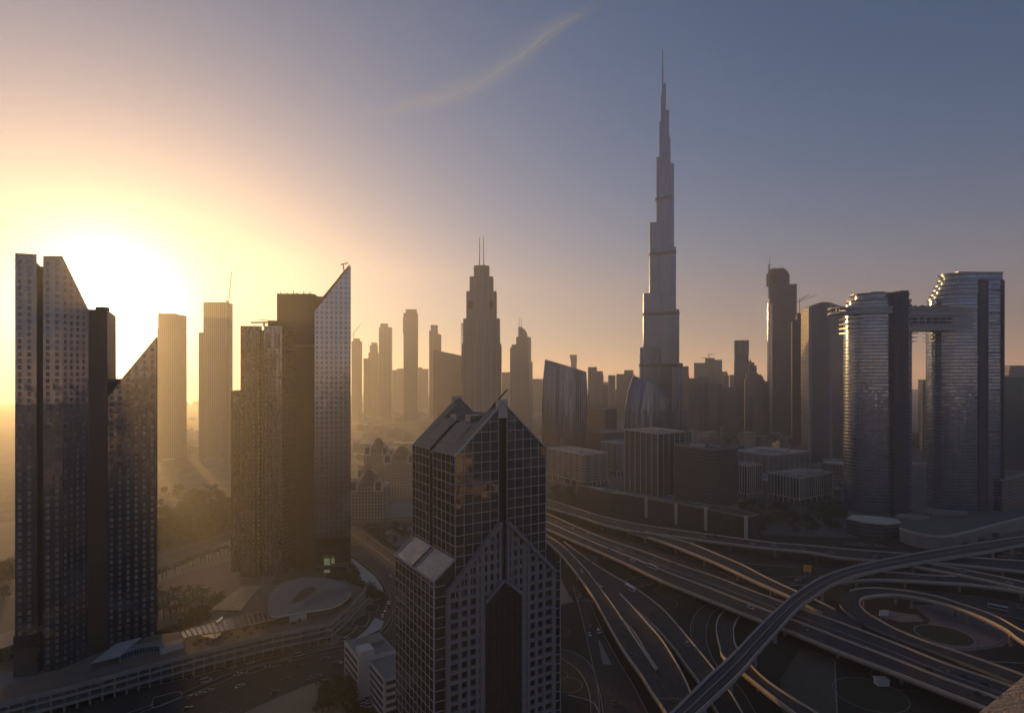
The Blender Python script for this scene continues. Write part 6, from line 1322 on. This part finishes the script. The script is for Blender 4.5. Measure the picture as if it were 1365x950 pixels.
traffic('t2', [(1282, 762, 'van', 0), (1345, 777, 'car', 0)], 'on the short link flyover', 'vehicles on the link flyover')
traffic('cross2', rnd_cars('cross2', 8)+[(1064, 774, 'car', 0), (1097, 771, 'van', 0), (1330, 812, 'bus', 0), (1240, 797, 'car', 3), (1010, 777, 'van', 3)], 'on the ground road behind the loop ramp', 'vehicles on the ground road')
traffic('service_west', rnd_cars('service_west', 5)+[(749+37, 846, 'car', 0), (798, 843, 'suv', 0), (770, 800, 'car', 1)], 'on the ground road beside the gabled tower', 'vehicles beside the gabled tower')
traffic('highway', rnd_cars('highway', 14, (.1, .9), (.2, .8))+[(398, 889, 'car', 2), (320, 915, 'car', 0), (380, 905, 'car', 3), (450, 885, 'suv', 3), (250, 945, 'car', 2)], 'on the highway at the lower left', 'vehicles on the lower left highway')
traffic('service_north', [(462, 852.7, 'suv', 0), (398, 874, 'van', 0), (318, 899, 'car', 0), (274.7, 908, 'van', 0), (300, 893, 'car', 3), (310, 890, 'car', 1), (322, 887, 'car', 3), (334, 884, 'car', 0), (255, 905, 'car', 3)], 'on the service road under the car park', 'vehicles on the service road')
traffic('avenue', rnd_cars('avenue', 5)+[(518, 804, 'car', 0), (515, 811, 'car', 2), (513, 818, 'suv', 2), (478, 726, 'car', 0), (500, 745, 'car', 3), (520, 770, 'car', 2), (510, 822, 'car', 0)], 'on the curved avenue', 'vehicles on the curved avenue')
traffic('district_road', [(485, 700, 'car', 0), (492, 703, 'car', 1), (510, 698, 'car', 0), (478, 703, 'car', 3)], 'on the street below the domed house', 'vehicles below the domed house')
pp_ = [(476+i*1.9+(j*5), 915+i*4.2+j*1.2, rr.choice(('car', 'suv')), rr.choice((0, 0, 1, 2))) for i in range(7) for j in range(2)]
traffic('highway', pp_, 'parked by the white office', 'cars parked by the white office')
traffic('cross', [(1130+i*6.5, 731-4+i*.4-1.2, 'car' if i % 3 else 'van', rr.choice((0, 0, 1, 3))) for i in range(9)]+[(1335+(i % 5)*6, 738+(i//5)*4, 'car', rr.choice((0, 1, 2))) for i in range(10)], 'parked below the round hotel towers', 'cars parked below the round hotel')
# ================================================================== LAMPS, SIGNS
def make_lamp(double):
    t = thing('street_lamp', 'lamp', 'street lamp'); m = MB(); m.cyl((0, 0, 0), (0, 0, 10.5), .13, .07, 6); m.cyl((0, 0, 0), (0, 0, .6), .22, .18, 8); m.build('pole', dark_steel, t, local=True)
    for s in ((-1, 1) if double else (1,)):
        m = MB(); m.bar((0, 0, 10.4), (0, s*2.0, 10.9), .09); m.box(-.14, s*2.0-.35, 10.85, .14, s*2.0+.35, 11.0); m.build('lamp_arm', dark_steel, t, local=True)
    return Proto(t)
L1, L2 = make_lamp(False), make_lamp(True)
def lamp_row(key, f, step_, where, group, double=False, s0=.05, s1=.95):
    a, b2, _ = ROADS[key]; tot, acc, L = 0, step_*.3, []
    for i in range(len(a)-1):
        tot += ((a[i+1]+b2[i+1])/2-(a[i]+b2[i])/2).length
        if tot > acc and s0 < i/len(a) < s1: acc = tot+step_; L.append(i)
    L = [(a[i].lerp(b2[i], f), a[i+1]-a[i], (b2[i]-a[i]).normalized()) for i in L]
    L.sort(key=lambda q: q[0].x/q[0].y)
    for i, (p, d, w) in enumerate(L):
        h = math.atan2(w.y, w.x)-math.pi/2+(0 if f < .5 else math.pi)
        (L2 if double else L1).put((p.x, p.y, p.z if p.z > .6 else .1), h, 'street lamp along the %s, %s from the left' % (where, nth(i)), group)
lamp_row('m', .56, 55, 'central barrier of the broad highway', 'lamps on the broad highway', True)
lamp_row('s1', .02, 60, 'upper flyover', 'lamps on the upper flyover')
lamp_row('s2', .98, 60, 'sunlit branch flyover', 'lamps on the branch flyover')
lamp_row('n1', .98, 55, 'left arm of the fork', 'lamps on the long ramp'); lamp_row('n3', .02, 60, 'wide dark ramp', 'lamps on the wide dark ramp')
lamp_row('loop', .98, 60, 'teardrop loop ramp', 'lamps on the loop ramp'); lamp_row('t1', .02, 60, 'gently curving flyover', 'lamps on the curving flyover')
lamp_row('highway', .02, 45, 'lower left highway', 'lamps on the lower left highway'); lamp_row('avenue', .02, 45, 'curved avenue', 'lamps on the avenue')
lamp_row('service_west', .98, 50, 'ground road beside the gabled tower', 'lamps beside the gabled tower'); lamp_row('cross2', .02, 60, 'ground road behind the loop ramp', 'lamps on the ground road')
def signboard(label, x0, x1, y0, y1, ybase, mat, z0=0.0, lat_=False, depth=.4, turn=0.0):
    Y = YG(ybase, z0); X0, X1 = PX(x0, Y), PX(x1, Y); cx = (X0+X1)/2; t = thing('road_sign', label, 'road sign', (cx, Y, z0), math.radians(turn)); w = (X1-X0)/2
    m = MB(); m.box(-w, -depth/2, PZ(y1, Y)-z0, w, depth/2, PZ(y0, Y)-z0); m.build('panel', mat, t, local=True)
    m = MB(); m.cyl((-w*.6, .3, 0), (-w*.6, .3, PZ(y0, Y)-z0-.3), .2, .2, 6); m.cyl((w*.6, .3, 0), (w*.6, .3, PZ(y0, Y)-z0-.3), .2, .2, 6); m.build('post', steel, t, local=True)
    if lat_:
        m = MB(); zz0, zz1 = PZ(y1, Y)-z0, PZ(y0, Y)-z0
        for i in range(8): m.box(-w+i*2*w/7-.08, -depth/2-.25, zz0, -w+i*2*w/7+.08, -depth/2, zz1)
        for i in range(5): m.box(-w, -depth/2-.3, zz0+(zz1-zz0)*i/4-.08, w, -depth/2-.06, zz0+(zz1-zz0)*i/4+.08)
        m.build('back_frame', steel, t, local=True)
signboard('orange sunlit billboard beside the rail viaduct', 1071.5, 1081, 752.5, 761.5, 772, plain('billboard_orange', (.8, .34, .08), .6, var=.12), turn=-28)
signboard('grey lattice-backed overhead road sign by the gabled tower', 774.5, 791, 800, 810, 822, dark_concrete, lat_=True)
signboard('grey lattice-backed road sign under the broad highway', 786, 796.5, 741, 749, 757, dark_concrete, lat_=True)
signboard('small white roadside cabinet board inside the teardrop loop', 1172, 1184, 813, 820, 826, white_paint)
signboard('thin gantry sign across the ramp at the bottom by the rail viaduct', 878, 906, 930, 933.5, 948, dark_concrete, 7.0)
t = thing('site_cabin', 'small white cabin on the ground under the broad highway', 'cabin', tuple(G(1175, 912, 0))); g_ = G(1175, 912); m = MB(); m.box(g_.x-3, g_.y-2, 0, g_.x+3, g_.y+2, 3.2); m.build('wall', wcl, t); m = MB(); m.box(g_.x-3.3, g_.y-2.3, 3.2, g_.x+3.3, g_.y+2.3, 3.5); m.build('roof', roof_pale, t)
# ================================================================== ROOF EDGE UNDER THE VIEWPOINT
ledge_m = plain('rough_ledge_stone', (.55, .4, .26), .9, var=.5, scale=4.0, bump=1.0)
pA, dirA = Vector((2.71, 3.54)), Vector((.826, .563)); nA = Vector((dirA.y, -dirA.x))
t = thing('hotel_roof_edge', 'rough tan stone parapet edge cutting the bottom right corner', 'parapet', (pA.x, pA.y, 0))
s0, s1 = -8.0, 30.0
q = lambda s, e: tuple(pA+dirA*s+nA*e)
m = MB(); N_ = 76
for i in range(N_):
    for j in range(6):
        a, c_ = s0+(s1-s0)*i/N_, s0+(s1-s0)*(i+1)/N_; e0_, e1_ = j*.18, (j+1)*.18
        hgt = lambda s, e: 161-(.03*(random.Random(round(s*97)+round(e*7919)).random()) if e > .01 else .02)
        m.face([(*q(a, e0_), hgt(a, e0_)), (*q(a, e1_), hgt(a, e1_)), (*q(c_, e1_), hgt(c_, e1_)), (*q(c_, e0_), hgt(c_, e0_))][::-1])
m.face([(*q(s0, 0), 150), (*q(s1, 0), 150), (*q(s1, 0), 160.98), (*q(s0, 0), 160.98)]); m.face([(*q(s0, 1.08), 160.98), (*q(s1, 1.08), 160.98), (*q(s1, 1.08), 159.8), (*q(s0, 1.08), 159.8)])
m.build('coping', ledge_m, t, smooth=True, ang=70)
m = MB(); m.prism([q(s0, .05), q(s1, .05), q(s1, 34), q(s0, 34)], 0, 159.85); m.build('wall', [hotel_skin, roof_grey], t)
# ================================================================== CITY BEHIND THE VIEWPOINT (mirrored in the glass)
m = MB(); rb = random.Random(4)
for i in range(520):
    az = rb.uniform(68, 292); R_ = 330*(2600/330)**rb.random(); x, y = R_*math.sin(math.radians(az)), R_*math.cos(math.radians(az))
    if az < 100 and R_ < 700 : continue
    w, d, h = rb.uniform(16, 46), rb.uniform(16, 46), rb.choice((8, 12, 18, 26, 40, 70))*rb.uniform(.7, 1.3)*(1 if R_ > 500 else .5); u, v = direction(GA+rb.choice((0, 0, 20))), None; v = (-u[1], u[0])
    m.prism([(x+u[0]*a+v[0]*b2, y+u[1]*a+v[1]*b2) for a, b2 in ((0, 0), (w, 0), (w, d), (0, d))], 0, h, rb.randrange(3), 3)
sunny = [facade('sunlit_skin_'+k, w_, (.75, .68, .6), 4.0, 3.6, .55, .5, wrough=.7, grough=.2, gmetal=.95, tilt=.08) for k, w_ in (('a', (.62, .5, .36)), ('b', (.5, .38, .26)), ('c', (.66, .56, .44)))]
struct(m.build('city_district', sunny+[roof_pale]), 'stuff')
